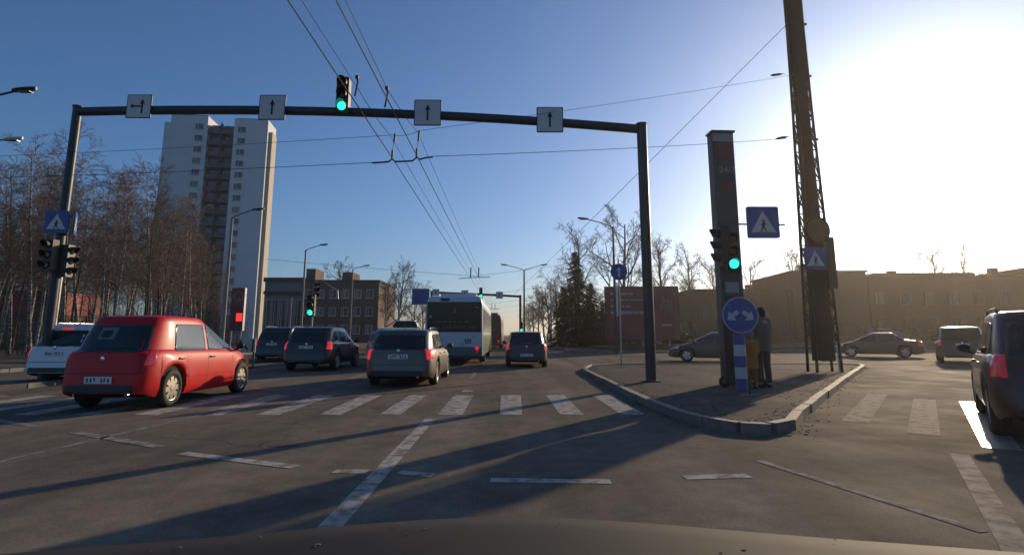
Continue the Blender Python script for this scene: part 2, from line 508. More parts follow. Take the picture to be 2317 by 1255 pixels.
for k in range(18):
    z = TH - 2.0 - k * FL
    if z < 1.5: break
    window(tower, -3.9, z, 1.75, 1.35, curtain=rng.random() < 0.25)
    window(tower, 5.1, z - 0.3, 1.75, 1.35, curtain=rng.random() < 0.25)
    # loggia: slab, two parapets and two glazed openings behind
    MB().box((0.6, 0.85, z - 1.25), (5.56, 1.3, 0.14)).build('balcony_slab', M['rail'], core)
    for sx, mm in ((-0.85, 'rail'), (2.0, 'rail2' if k % 3 else 'rail')):
        MB().box((sx, 0.32, z - 0.75), (2.55, 0.06, 0.9)).build('balcony_parapet', M[mm], core)
        link_mesh('balcony_window', MB().box((0,0,0), (2.1, 0.05, 1.25)).mesh('balcony_window', M['pane']), core, (sx, 1.49, z + 0.3))
    MB().box((0.58, 0.7, z), (0.10, 1.2, FL - 0.2)).build('balcony_divider', M['rail'], core)

# ---- long low block right of the tower: grey hall with tall window bays, then brick
hall = empty('grey_hall', (-44.2, 96, 0), 0, 'low grey hall with tall vertical windows right of the apartment tower', 'building')
blk('wall', 2.0, 8.85, 0, 16, 0, 10.4, M['grey_wall'], hall)
blk('roof_band', 1.8, 8.85, -0.3, 16.2, 10.4, 11.1, M['roofing'], hall)
blk('canopy_band', 2.0, 8.8, -0.5, -0.002, 8.2, 8.7, M['roofing'], hall)
for k in range(5):
    window(hall, 2.7 + k*1.32, 4.2, 1.1, 6.2)
brickb = empty('brick_block', (-31.0, 95, 0), 0, 'long brown brick block with rooftop stair heads behind the middle traffic signal', 'building')
blk('wall', -4.3, 8.8, 0, 14, 0, 10.3, M['brick'], brickb)
blk('roof', -4.3, 9.0, -0.2, 14.2, 10.3, 10.6, M['roofing'], brickb)
blk('stair_head', -4.0, -2.4, 0.5, 5, 10.6, 12.6, M['brick'], brickb)
blk('stair_head', 2.3, 4.1, 0.5, 5, 10.6, 12.0, M['brick'], brickb)
for k in range(6):
    for r_ in range(3):
        window(brickb, -3.2 + k*2.1, 2.2 + r_*3.0, 1.2, 1.5, curtain=rng.random() < 0.4)

# ---- right: long brown building with a taller block
rb = empty('brown_stone_building', (24.0, 68, 0), R(-3), 'long low brown building with taller block behind lattice mast', 'building')
blk('wall', -1.5, 10.6, 0, 12, 0, 6.6, M['brown_wall'], rb)
blk('wall', 10.6, 19.4, -0.6, 12, 0, 8.8, M['brown_wall'], rb)
blk('wall', 19.4, 47, 0.1, 12, 0, 8.1, M['brown_wall'], rb)
blk('roof', -1.7, 10.6, -0.2, 12.2, 6.6, 6.85, M['roofing'], rb)
blk('roof', 10.4, 19.6, -0.8, 12.2, 8.8, 9.0, M['roofing'], rb)
blk('roof', 19.6, 47.2, -0.1, 12.2, 8.1, 8.35, M['roofing'], rb)
blk('roof_parapet', 21, 33, 0.5, 4, 8.35, 8.8, M['roofing'], rb)
MB().tube([(10.2,-0.08,0),(10.2,-0.08,6.6)], 0.06, 8).build('downpipe', M['roofing'], rb)
MB().tube([(19.9,0.0,0),(19.9,0.0,8.1)], 0.06, 8).build('downpipe', M['roofing'], rb)
for xx_, hh_ in ((3.0,1.1),(6.5,0.8),(13.5,1.2),(24.5,1.0),(37,1.3),(42,0.9)): blk('chimney', xx_, xx_+0.8, 3, 3.8, 6.8, (6.85 if xx_ < 10 else 9.0 if xx_ < 19 else 8.35)+hh_, M['brick'], rb)
blk('plinth', -1.55, 47.05, -0.68, 0.05, 0, 0.9, M['roofing'], rb)
for k in range(3): window(rb, 0.6 + k*3.2, 4.0, 1.6, 1.5, fr='wframe_dark')
for k in range(9):
    for r_ in range(2): window(rb, 21.2 + k*2.9, 2.6 + r_*3.1, 1.3, 1.6, y=0.1, curtain=(k*3+r_) % 7 == 1, fr='wframe_dark')
rb2 = empty('flat_roofed_house', (70.0, 66, 0), R(-8), 'flat roofed brown house at far right under the sun', 'building')
blk('wall', -5.5, 4.2, 0, 10, 0, 9.3, M['brown_wall'], rb2)
blk('wall', 4.2, 24, 0.8, 10, 0, 7.0, M['brown_wall'], rb2)
blk('roof', -5.7, 4.4, -0.2, 10.2, 9.3, 9.6, M['roofing'], rb2)
blk('roof', 4.4, 24.2, 0.6, 10.2, 7.0, 7.25, M['roofing'], rb2)
for k in range(3):
    for r_ in range(3): window(rb2, -4.0 + k*3, 1.8 + r_*2.8, 1.3, 1.5, fr='wframe_dark')
M['kiosk'] = mat('red_kiosk_panel', (0.27, 0.035, 0.03), 0.6, var=0.15, vscale=1)
kiosk = empty('red_shop', (-47.5, 51, 0), R(8), 'low shop with red fascia behind birches at far left', 'shop')
blk('wall', -8, 6.5, 0, 6, 0, 3.1, M['brick'], kiosk)
blk('fascia', -8.1, 6.6, -0.25, 6.1, 3.1, 5.2, M['kiosk'], kiosk)
blk('roof', -8.0, 6.5, 0.0, 6.0, 5.2, 5.35, M['roofing'], kiosk)
for k in range(4): window(kiosk, -6 + k*3.3, 1.6, 2.2, 1.7)

# ================================================================== ROAD SIGNS AND SIGNALS
def arrow_up(cx, cz, s):
    return [[(cx-0.035*s,cz-0.30*s),(cx+0.035*s,cz-0.30*s),(cx+0.035*s,cz+0.13*s),(cx-0.035*s,cz+0.13*s)],
            [(cx-0.10*s,cz+0.10*s),(cx+0.10*s,cz+0.10*s),(cx,cz+0.32*s)]]
def plate(root, poly, m, back=True, t=0.025, name='panel'):
    p = MB().prism(poly, (0,-t,0), EX, EZ, EY, t).build(name, m, root)
    return p
def lane_sign(loc, rz, label, turn=False, s=0.78, group='lane arrow signs on the near gantry'):
    r = empty('lane_arrow_sign', loc, rz, label, 'sign', group)
    h = s/2
    plate(r, roundpoly(rect(-h,h,-h,h), 0.04), M['signblack'], t=0.02, name='border')
    w = MB().prism(roundpoly(rect(-h+.025,h-.025,-h+.025,h-.025), 0.03), (0,-0.026,0), EX, EZ, EY, 0.005).build('face', M['signwhite'], r)
    a = MB()
    cx = 0.13*s if turn else 0.0
    for q in arrow_up(cx, 0, s): a.prism(q, (0,-0.032,0), EX, EZ, EY, 0.005)
    if turn:
        a.prism(rect(-0.25*s, cx-0.036*s, -0.03*s, 0.035*s), (0,-0.032,0), EX, EZ, EY, 0.005)
        a.prism([(-0.36*s,0.0),(-0.22*s,-0.10*s),(-0.22*s,0.10*s)], (0,-0.032,0), EX, EZ, EY, 0.005)
    a.build('arrow', M['signblack'], w)
    b = MB()
    for sx in (-0.5, 0.5): b.box((sx*h, 0.02, 0), (0.05, 0.04, s*0.7))
    b.build('bracket', M['galv'], r)
    return r

def walker(s):
    """pedestrian pictogram inside the triangle, unit about s"""
    P = []
    def limb(a, b, w):
        d = Vector((b[0]-a[0], b[1]-a[1])).normalized(); n = Vector((-d.y, d.x))*w/2
        P.append([((a[0]-n.x)*s,(a[1]-n.y)*s),((b[0]-n.x)*s,(b[1]-n.y)*s),((b[0]+n.x)*s,(b[1]+n.y)*s),((a[0]+n.x)*s,(a[1]+n.y)*s)])
    P.append([(0.02*s+0.035*s*math.cos(k*PI/5), 0.155*s+0.035*s*math.sin(k*PI/5)) for k in range(10)])
    limb((0.015,0.135),(0.008,0.09),0.03); limb((0.01,0.11),(-0.01,-0.04),0.075); limb((0.0,0.08),(-0.08,-0.01),0.032); limb((0.02,0.09),(0.09,0.01),0.032)
    limb((-0.015,-0.03),(-0.095,-0.21),0.04); limb((0.0,-0.03),(0.03,-0.12),0.042); limb((0.03,-0.12),(0.095,-0.20),0.036)
    return P
def crossing_sign(loc, rz, label, s, thick=0.03):
    r = empty('pedestrian_crossing_sign', loc, rz, label, 'sign', 'pedestrian crossing signs')
    h = s/2
    plate(r, roundpoly(rect(-h,h,-h,h), 0.05), M['signblue'], t=thick)
    b = MB().prism(roundpoly(rect(-h+.01,h-.01,-h+.01,h-.01), 0.05), (0,0.0005,0), EX, EZ, EY, 0.01).build('back_plate', M['signback'], r)
    tri = MB().prism([(-0.40*s,-0.33*s),(0.40*s,-0.33*s),(0,0.36*s)], (0,-thick-0.005,0), EX, EZ, EY, 0.005).build('triangle', M['signwhite'], r)
    fig = MB()
    for q in walker(s*0.95): fig.prism([(x, z-0.10*s) for x, z in q], (0,-thick-0.010,0), EX, EZ, EY, 0.005)
    for k in range(5): MB().prism(rect(-0.24*s+k*0.10*s, -0.18*s+k*0.10*s, -0.325*s, -0.31*s), (0,-thick-0.009,0), EX, EZ, EY, 0.004).build('zebra_bar', M['signblack'], tri)
    fig.build('walking_figure', M['signblack'], tri)
    return r

def signal(loc, rz, label, lit, s=1.0, group='vehicle signal heads', board=True, back=False):
    """three-lens head facing -Y; lit: 0 top red .. 2 bottom green, None dark"""
    r = empty('traffic_signal', loc, rz, label, 'traffic light', group)
    o = MB().prism(roundpoly(rect(-.17*s,.17*s,-.52*s,.52*s), 0.06*s), (0,-0.10*s,0), EX, EZ, EY, 0.22*s).build('housing', M['housing'], r)
    for k in range(3):
        z = (0.33 - 0.33*k)*s
        lens = MB()
        lens.lathe([(0.001,-0.13*s),(0.07*s,-0.127*s),(0.118*s,-0.112*s),(0.118*s,-0.09*s)], (0,0,z), 'Y', 20)
        lens.build('lens', (M['redlit'] if k == 0 else M['green']) if lit == k else M['lens_off'], r, smooth=True)
        v = MB(); n = 14
        for i in range(n+1):
            a = R(-25) + (PI + R(50))*i/n
            for yy, q in ((-0.10*s, 0.132*s), (-0.33*s + 0.10*s*(1-math.sin(max(0,min(PI,a)))), 0.135*s)):
                v.v.append((q*math.cos(a), yy, z + q*math.sin(a)))
        for i in range(n): v.f.append((2*i, 2*i+1, 2*i+3, 2*i+2))
        vo = v.build('visor', M['housing'], r)
        md = vo.modifiers.new('thick', 'SOLIDIFY'); md.thickness = 0.008
    return r

# ------------------------------------------------------------------ near gantry
GR = Vector((3.72, 14.7, 0.1)); GL = Vector((-12.35, 15.1, 0.1))
def gantry(name, gl, gr, hl, hr, rad, label, camber):
    r = empty(name, gr, 0, label, 'gantry', 'signal gantries over the main road')
    pr = MB().tube([(0,0,0),(0,0,hr+rad)], rad*1.02, 16).build('pole', M['steel'], r, smooth='auto')
    MB().tube([(0,0,0),(0,0,0.04)], rad*1.9, 16).build('base_plate', M['steel'], pr)
    MB().tube([(0,0,hr+rad),(0,0,hr+rad+0.03)], rad*1.15, 16).build('cap', M['steel'], pr)
    q = gl - gr
    pl = MB().tube([(q.x,q.y,0),(q.x,q.y,hl+rad)], rad*0.85, 16).build('pole', M['steel'], r, smooth='auto')
    MB().tube([(q.x,q.y,hl+rad),(q.x,q.y,hl+rad+0.03)], rad*1.0, 16).build('cap', M['steel'], pl)
    pts = []
    for i in range(25):
        t = i/24
        pts.append((q.x*t, q.y*t, hr + (hl-hr)*t + camber*4*t*(1-t)))
    MB().tube(pts, rad*0.92, 16).build('beam', M['steel'], r, smooth='auto')
    return r, pts
HLg, HRg = 7.50, 6.86
g1, gpts = gantry('signal_gantry', GL, GR, HLg, HRg, 0.135, 'dark steel gantry over the zebra crossing carrying arrow signs', 0.24)
def beam_at(px):
    """world point on the near gantry beam at horizontal position px"""
    t = (px - GR.x) / (GL.x - GR.x)
    return Vector((px, GR.y + (GL.y-GR.y)*t - 0.16, 0.1 + HRg + (HLg-HRg)*t + 0.24*4*t*(1-t)))
p = beam_at(-10.45); p.z += 0.05
lane_sign(p, 0, 'left or straight arrow sign near the left end of the gantry', True, 0.70)
p = beam_at(-6.65); p.z += 0.02
lane_sign(p, 0, 'straight arrow sign left of the overhead signal', False, 0.74)
p = beam_at(-2.26)
lane_sign(p, 0, 'straight arrow sign just right of the overhead signal', False, 0.76)
p = beam_at(1.15)
lane_sign(p, 0, 'straight arrow sign nearest the right gantry pole', False, 0.74)
p = beam_at(-4.65); p.z += 0.40; p.y -= 0.02
signal(p, 0, 'overhead traffic signal lit green on top of the near gantry beam', 2, 1.02)
# left gantry post: crossing sign, signal head facing us and one facing left
crossing_sign((GL.x-0.02, GL.y-0.16, 4.35), R(4), 'pedestrian crossing sign on the left gantry pole above white car', 0.62)
crossing_sign((GL.x+0.25, GL.y+0.1, 4.35), R(123), 'second crossing sign seen edge on beside left gantry pole', 0.62)
signal((GL.x-0.03, GL.y-0.25, 3.42), R(-8), 'dark traffic signal on the left gantry pole, unlit towards us', None, 0.85)
signal((GL.x+0.22, GL.y+0.05, 3.30), R(95), 'traffic signal turned sideways behind the left gantry pole', None, 0.85)
lp = empty('signal_post', (GL.x-0.28, GL.y+0.5, 0.1), 0, 'pale short post with white cap beside the left gantry pole', 'post')
MB().tube([(0,0,0),(0,0,2.95)], 0.06, 10).build('post', M['galv'], lp, smooth='auto')
MB().box((0.02,0,3.0),(0.3,0.16,0.12)).build('cap', M['signwhite'], lp)

# ------------------------------------------------------------------ far gantry
GR2 = Vector((1.5, 69, 0)); GL2 = Vector((-9.6, 69.2, 0))
g2, _ = gantry('signal_gantry', GL2, GR2, 6.5, 6.0, 0.15, 'far gantry with small signs above the white bus', 0.05)
for x, lb in ((-9.0,'far gantry sign nearest the blue direction board'), (-5.4,'far gantry sign in the middle above the bus'), (-1.1,'far gantry sign right of the far green signal')):
    lane_sign((x, 68.7, 6.05 + (1.5-x)/11.1*0.45), 0, lb, False, 0.85, 'signs on the far gantry')
signal((-3.4, 68.7, 6.45), 0, 'distant overhead signal lit green above the bus roof', 2, 1.25, 'signals further up the road')
signal((1.55, 66, 2.2), 0, 'distant roadside signal lit green above the small dark red car', 2, 1.1, 'signals further up the road')
fp = empty('signal_post', (1.55, 66.2, 0), 0, 'slim post carrying the distant roadside green signal', 'post')
MB().tube([(0,0,0),(0,0,3.0)], 0.06, 8).build('post', M['steel'], fp)
# blue direction board beside the bus
db = empty('direction_board', (-9.4, 59.5, 0), 0, 'blue direction board on two posts left of the bus roof', 'sign')
MB().box((0,0,5.35),(1.85,0.08,1.7)).build('panel', M['signblue'], db)
for sx in (-0.6, 0.6): MB().tube([(sx,0.12,0),(sx,0.12,6.0)], 0.06, 8).build('post', M['galv'], db)

# ------------------------------------------------------------------ middle signal on the median
ms = empty('signal_mast', (-10.55, 30, 0), 0, 'slim mast with bent arm holding the green signal behind black hatchback', 'post')
MB().tube([(0,0,0),(0,0,4.1)], 0.055, 10).build('post', M['galv'], ms, smooth='auto')
MB().tube([(0,0,4.0),(0.5,0,4.15),(1.3,0,3.65),(1.35,0,3.2)], 0.04, 8).build('arm', M['galv'], ms, smooth='auto')
signal((-10.55, 29.8, 2.85), 0, 'green lit traffic signal on slim mast behind black hatchback', 2, 1.15, 'signals further up the road')
signal((-10.5, 30.1, 3.7), R(60), 'dark signal head above the green one on slim mast', None, 0.9, 'signals further up the road')

# ------------------------------------------------------------------ street lamps
def lamp(loc, h, arm, label, armz=0.55, both=False, head=0.75, r0=0.11, lit=False, m='concpole'):
    r = empty('street_lamp', loc, 0, label, 'street lamp', 'street lamps')
    MB().tube([(0,0,0),(0,0,h*0.5),(0,0,h)], [r0, r0*0.85, r0*0.62], 12).build('pole', M[m], r, smooth='auto')
    for a in ((arm, -arm) if both else (arm,)):
        sgn = 1 if a > 0 else -1
        MB().tube([(0,0,h-0.15),(sgn*0.15,0,h+0.05),(a*0.55,0,h+armz*0.6),(a,0,h+armz)], 0.035, 8).build('arm', M['steel'], r, smooth='auto')
        hd = MB(); L_ = head
        for i in range(7):
            t = i/6; wv = 0.14*math.sin(PI*(0.18+0.72*t))
            for (dx, dz) in ((-wv,0),(-wv*0.6,0.06),(wv*0.6,0.06),(wv,0),(wv*0.6,-0.05),(-wv*0.6,-0.05)):
                hd.v.append((a + sgn*(t-0.2)*L_, dx, h+armz+dz+0.12*t*0.6))
        for i in range(6):
            for j in range(6): hd.f.append((i*6+j, i*6+(j+1)%6, (i+1)*6+(j+1)%6, (i+1)*6+j))
        hd.f.append(tuple(range(6))); hd.f.append(tuple(range(36,42)))
        ho = hd.build('lamp_head', M['signwhite'] if lit else M['steel'], r)  # lit: bright look put into a white head colour, no emission
        MB().box((a+sgn*0.25, 0, h+armz-0.045), (0.4, 0.16, 0.02)).build('lens', M['pane2'], ho)
    return r
lamp((-18.5, 17.2, 0.1), 8.4, 2.4, 'nearest street lamp whose arm enters at the upper left edge', 0.7)
lamp((-22.6, 22.0, 0), 9.2, 1.9, 'street lamp with pale head at left edge below the nearest one', 0.05, lit=True)
lamp((-18.3, 36, 0.1), 8.9, 1.45, 'street lamp standing in front of the apartment tower', 0.5)
lamp((-18.5, 50, 0.1), 8.85, 1.4, 'street lamp right of the tower before the grey hall', 0.45)
lamp((-18.5, 65.5, 0.1), 8.9, 1.4, 'third street lamp along the left side before the brick block', 0.4)
lamp((-18.5, 84, 0), 8.6, 1.7, 'fourth and smallest street lamp along the left side', 0.4)
lamp((7.45, 38.6, 0.0), 8.9, -1.9, 'street lamp with arm to the left behind the blue round sign', 0.55, m='steel')
lamp((1.75, 61, 0.0), 8.4, 2.0, 'double armed street lamp in the road centre beyond the small dark red car', 0.55, True, m='concpole', r0=0.13)
for (x, y, h, lb) in ((5.4, 70, 7.6, 'bare concrete pole right of the double armed lamp'), (9.6, 62, 5.0, 'short pole before the dark fir'), (-20.6, 40.5, 5.6, 'pale slender pole among birches left of the lamp'), (-17.2, 44, 4.2, 'short pale pole left of the red sign column'),
                      (-13.0, 66, 5.4, 'thin pole left of the bus with bent top'), (-12.6, 88, 6.0, 'thin distant pole before the brown trees')):
    u = empty('utility_pole', (x, y, 0), 0, lb, 'pole', 'plain poles along the road')
    MB().tube([(0,0,0),(0,0,h)], [0.10, 0.07], 10).build('pole', M['concpole'], u, smooth='auto')
    MB().tube([(0,0,h),(0,0,h+0.05)], 0.085, 10).build('cap', M['steel'], u)
    if 'bent top' in lb: MB().tube([(0,0,h-0.1),(-0.3,0,h+0.1),(-0.6,0,h)], 0.05, 6).build('arm', M['galv'], u)

# ------------------------------------------------------------------ red column sign with lit panel
M['colred'] = mat('red_sign_panel', (0.24, 0.025, 0.03), 0.45, var=0.08, vscale=2)
M['colred2'] = mat('dark_red_sign_panel', (0.10, 0.018, 0.018), 0.45, var=0.08, vscale=2)
M['colpink'] = mat('faded_pink_print', (0.36, 0.13, 0.12), 0.5)
rs = empty('red_column_sign', (-16.6, 34.2, 0), 0, 'red column sign with ring emblem and glowing red square beside lamp post', 'sign')
MB().box((0,0,2.85),(0.78,0.22,2.6)).build('panel', M['colred2'], rs)
MB().box((0,-0.113,3.55),(0.74,0.004,1.1)).build('upper_panel', M['colred'], rs)
em = MB().lathe([(0.24,-0.122),(0.32,-0.122),(0.32,-0.116),(0.24,-0.116),(0.24,-0.122)], (0.03,0,3.62), 'Y', 28)
em.prism([(0.03,3.42),(0.26,3.36),(0.12,3.60)], (0,-0.123,0), EX, EZ, EY, 0.006)
em.build('emblem', M['colpink'], rs)
MB().box((0.18,-0.13,2.36),(0.34,0.05,0.46)).build('lit_panel', M['redlit'], rs)
for sx in (-0.3, 0.3): MB().tube([(sx,0,0),(sx,0,1.6)], 0.05, 8).build('post', M['galv'], rs)
MB().box((0.41,0,2.85),(0.03,0.24,2.6)).build('sunlit_edge', M['signwhite'], rs)  # white strip stands in for the sunlit right side

# ------------------------------------------------------------------ things on the traffic island
iz = 0.105
# advertising column
M['totem'] = mat('totem_panel', (0.050, 0.050, 0.048), 0.45, var=0.15, vscale=2)
M['totemred'] = mat('totem_red', (0.16, 0.022, 0.022), 0.45)
M['totemgrey'] = mat('totem_print', (0.26, 0.25, 0.25), 0.5)
tt = empty('advertising_column', (5.52, 13.75, iz), R(3), 'tall dark column with red field and figures behind the island signal', 'sign')
TO = 6.35
MB().box((0,0,TO/2),(0.56,0.30,TO)).build('panel', M['totem'], tt)
MB().box((0,-0.02,TO+0.02),(0.62,0.38,0.05)).build('top_cap', M['steel'], tt)
MB().box((0,-0.153,TO-0.13),(0.54,0.006,0.22)).build('light_field', M['totemgrey'], tt)
MB().box((0.02,-0.154,TO-0.50),(0.44,0.008,0.40)).build('red_field', M['totemred'], tt)
link_mesh('lettering', text_mesh('24/7', 0.24, M['totemgrey']), tt, (0.06,-0.158,TO-1.0))
for sx in (-0.05, 0.11): MB().box((sx,-0.154,TO-1.42),(0.12,0.008,0.2)).build('red_mark', M['totemred'], tt)
MB().box((0.0,-0.155,2.35),(0.34,0.01,0.26)).build('notice', M['totemgrey'], tt)
MB().box((0.0,-0.155,1.95),(0.40,0.01,0.34)).build('notice', M['signblack'], tt)
# bracket arm with the big crossing sign
br = empty('sign_arm', (5.52, 13.62, 4.05), 0, 'thin horizontal arm holding large crossing sign right of the advertising column', 'bracket')
MB().tube([(0.25,0,0),(1.45,0,-0.02)], 0.022, 8).build('arm', M['steel'], br)
crossing_sign((6.38, 13.57, 4.08), 0, 'large pedestrian crossing sign on an arm right of the advertising column', 0.80, 0.05)
signal((5.50, 13.36, 3.30), R(-14), 'green lit traffic signal on the front of the advertising column', 2, 0.92)
signal((5.30, 13.45, 3.46), R(-88), 'traffic signal turned left on the advertising column, only hoods visible', None, 0.92)
# keep-either-side sign on striped post
kb = empty('striped_bollard_sign', (5.08, 12.3, iz), 0, 'blue round sign with two down arrows on blue and white striped bollard', 'sign')
M['stripe_w'] = mat('bollard_white', (0.46, 0.45, 0.46), 0.5, var=0.06, vscale=4)
for k in range(5):
    MB().tube([(0,0,0.02+k*0.24),(0,0,0.02+(k+1)*0.24-0.004)], 0.125, 20).build('band', M['signblue'] if k % 2 == 0 else M['stripe_w'], kb, smooth='auto')
MB().tube([(0,0,1.22),(0,0,1.6)], 0.10, 16).build('neck', M['signblue'], kb, smooth='auto')
disc = MB().lathe([(0.001,-0.16),(0.38,-0.16),(0.395,-0.15),(0.395,-0.12),(0.001,-0.12)], (0,0,1.62), 'Y', 40).build('disc', M['signblue'], kb)
MB().lathe([(0.375,-0.164),(0.392,-0.164),(0.392,-0.158),(0.375,-0.158),(0.375,-0.164)], (0,0,1.62), 'Y', 40).build('rim', M['stripe_w'], disc)
M['arrow_w'] = mat('sign_arrow_white', (0.40, 0.42, 0.48), 0.5)
for s in (-1, 1):
    ar = [(0.045,-0.13),(0.045,0.02),(0.13,0.02),(0.0,0.17),(-0.13,0.02),(-0.045,0.02),(-0.045,-0.13)]
    ar = [(x + s*0.155, z + 0.0) for x, z in rot_poly(ar, PI - s*R(-52))]
    MB().prism(ar, (0,-0.166,1.62), EX, EZ, EY, 0.005).build('arrow', M['arrow_w'], disc)
# small broken stub before the bollard
st = empty('post_stub', (4.82, 11.3, iz), R(20), 'small bent metal stub at the front of the island', 'stub')
MB().tube([(0,0,0),(0,0,0.12),(0.02,0.01,0.2)], 0.025, 8).build('stub', M['steel'], st)
MB().box((0,0,0.015),(0.5,0.07,0.03)).build('foot', M['galv'], st)

# lattice mast of the trolley wires
M['rust'] = mat('rusty_mast_steel', (0.026, 0.018, 0.015), 0.75, 0.2, var=0.35, vscale=2.5)
mast = empty('lattice_mast', (10.35, 18.4, iz), R(6), 'tall rusty lattice mast carrying the trolley wires on the island', 'mast')
MH = 14.5
def mw(z): return 0.43 - 0.20*min(1, z/10.5)             # half width
def corner(sx, sy, z): return Vector((sx*mw(z), sy*mw(z)*0.55, z))
for sx in (-1, 1):
    for sy in (-1, 1):
        MB().tube([corner(sx,sy,z) for z in (0,3,6,9,12,MH)], 0.055, 4).build('leg', M['rust'], mast)
pl = MB()
for y in (-1, 1):                                        # wide middle channel of each face
    a = []
    for z in (0.35, 4, 8, 11, MH): a.append((z, mw(z)*(0.60 if z < 8.5 else 0.86)))
    vs = [(-w_, y*mw(z)*0.55, z) for z, w_ in a] + [(w_, y*mw(z)*0.55, z) for z, w_ in reversed(a)]
    n = len(vs); pl.add(vs + [(x, yy - y*0.03, z) for x, yy, z in vs], [tuple(range(n)), tuple(reversed(range(n,2*n)))] + [(i,(i+1)%n,(i+1)%n+n,i+n) for i in range(n)])
pl.build('channel', M['rust'], mast)
z = 0.9; k = 0
while z < MH - 0.6:
    dz = 0.55
    for sy in (-1, 1):
        for sx in (-1, 1):
            lc = MB()
            a, b = corner(sx, sy, z), corner(sx*0.58, sy, z + dz)
            if k % 2: a, b = corner(sx*0.58, sy, z), corner(sx, sy, z + dz)
            lc.bar(a + Vector((0,sy*0.02,0)), b + Vector((0,sy*0.02,0)), 0.05, 0.02)
            lc.bar(corner(sx,sy,z), corner(sx*0.58,sy,z), 0.05, 0.03)
            lc.build('lacing', M['rust'], mast)
    for sx in (-1, 1): MB().bar(corner(sx,-1,z), corner(sx,1,z+dz), 0.02, 0.05).build('side_lacing', M['rust'], mast)
    z += dz; k += 1
for z in (7.95, 10.3, 12.3):
    MB().bar((-mw(z)-0.1,0,z),(mw(z)+0.22,0,z),0.07,0.07).build('wire_clamp', M['steel'], mast)
MB().box((0.30,-0.33,3.55),(0.30,0.12,1.7)).build('cabinet', mat('mast_cabinet', (0.05,0.038,0.028), 0.6, var=0.15, vscale=2), mast)
ro = empty('round_sign', (10.22, 17.9, 4.72), R(8), 'round ochre sign on the lattice mast above the crossing sign', 'sign')
MB().lathe([(0.001,-0.03),(0.43,-0.03),(0.45,-0.015),(0.45,0.015),(0.001,0.02)], (0,0,0), 'Y', 40).build('disc', M['signorange'], ro)
MB().lathe([(0.40,-0.034),(0.445,-0.034),(0.445,-0.028),(0.40,-0.028),(0.40,-0.034)], (0,0,0), 'Y', 40).build('rim', M['rust'], ro)
crossing_sign((9.98, 17.75, 3.75), R(4), 'pedestrian crossing sign fixed to the lattice mast', 0.74)
wp = empty('marker_post', (10.95, 18.6, iz), 0, 'thin white post right of the lattice mast', 'post')
MB().tube([(0,0,0),(0,0,2.3)], 0.03, 8).build('post', M['signwhite'], wp)
MB().tube([(0,0,2.3),(0,0,2.33)], 0.035, 8).build('cap', M['steel'], wp)

# blue round sign on its own post at the rear of the island
bs = empty('round_blue_sign', (4.32, 21.5, iz), 0, 'small blue round sign with white upright bar on tall post', 'sign')
MB().tube([(0,0,0),(0,0,4.15)], 0.032, 10).build('post', M['galv'], bs)
dd = MB().lathe([(0.001,-0.06),(0.31,-0.06),(0.325,-0.05),(0.325,-0.035),(0.001,-0.035)], (0,0,3.62), 'Y', 32).build('disc', M['signblue'], bs)
MB().prism([(-0.035,-0.2),(0.035,-0.2),(0.035,0.06),(0.09,0.06),(0,0.21),(-0.09,0.06),(-0.035,0.06)], (0,-0.066,3.62), EX, EZ, EY, 0.005).build('arrow', M['signwhite'], dd)
MB().box((-0.09,-0.04,2.55),(0.06,0.03,1.3)).build('reflector_strip', M['signwhite'], bs)

# billboard across the street
M['bill'] = mat('billboard_red', (0.18, 0.028, 0.028), 0.45, var=0.35, vscale=0.5)
M['billtxt'] = mat('billboard_print', (0.30, 0.26, 0.26), 0.5)
bb = empty('billboard', (11.2, 46.5, 0.35), R(-4), 'dark red billboard with pale lines of print behind the gantry pole', 'billboard')
MB().box((0,0,2.75),(6.0,0.25,4.3)).build('panel', M['bill'], bb)
MB().box((0,0.05,2.75),(6.15,0.2,4.45)).build('frame', M['steel'], bb)
rg = random.Random(3)
for row, (x1, hh) in enumerate(((-0.9,0.24),(0.2,0.14),(-1.0,0.14),(0.2,0.30))):
    x = -2.6; tx = MB()
    while x < x1:
        w_ = rg.uniform(0.10, 0.42)
        tx.box((x+w_/2, -0.13, 4.35-row*0.52), (w_, 0.012, hh*rg.uniform(0.7,1))); x += w_ + rg.uniform(0.03,0.09)
    tag(tx.build('line_of_print', M['billtxt'], bb), kind='stuff')

dr = MB()
for a in range(16):
    dr.bar((1.9+0.5*math.cos(a*0.9)*rg.uniform(.3,1), -0.13, 3.5+0.9*math.sin(a*1.7)*rg.uniform(.3,1)), (2.1+0.4*math.sin(a), -0.13, 3.2+0.7*math.cos(a*1.3)), 0.012, 0.06)
dr.build('drawing', mat('billboard_drawing', (0.20,0.10,0.10), 0.5), bb)
MB().box((2.0,-0.13,1.75),(0.8,0.012,0.14)).build('print', M['billtxt'], bb)
for sx in (-2.2, 0, 2.2): MB().tube([(sx,0.1,-0.35),(sx,0.1,0.6)], 0.08, 8).build('post', M['galv'], bb)

# white barrier board on the median
ba = empty('barrier_board', (-10.35, 22.3, 0), R(5), 'pale barrier board with black marks between red car and dark car', 'barrier')
MB().box((0,0,0.88),(0.66,0.05,0.56)).build('board', mat('barrier_pale', (0.42,0.40,0.33), 0.55, var=0.1, vscale=5), ba)
mk = MB()
mk.bar((-0.25,-0.03,1.05),(0.05,-0.03,0.72),0.012,0.07); mk.bar((0.24,-0.03,1.1),(0.22,-0.03,0.66),0.012,0.06); mk.box((-0.27,-0.03,0.95),(0.05,0.012,0.32))
mk.build('mark', M['signblack'], ba)
for sx in (-0.27, 0.27): MB().box((sx,0.03,0.35),(0.06,0.05,0.7)).build('leg', M['steel'], ba)
MB().box((0,0.03,0.03),(0.8,0.35,0.06)).build('foot', M['black'], ba)

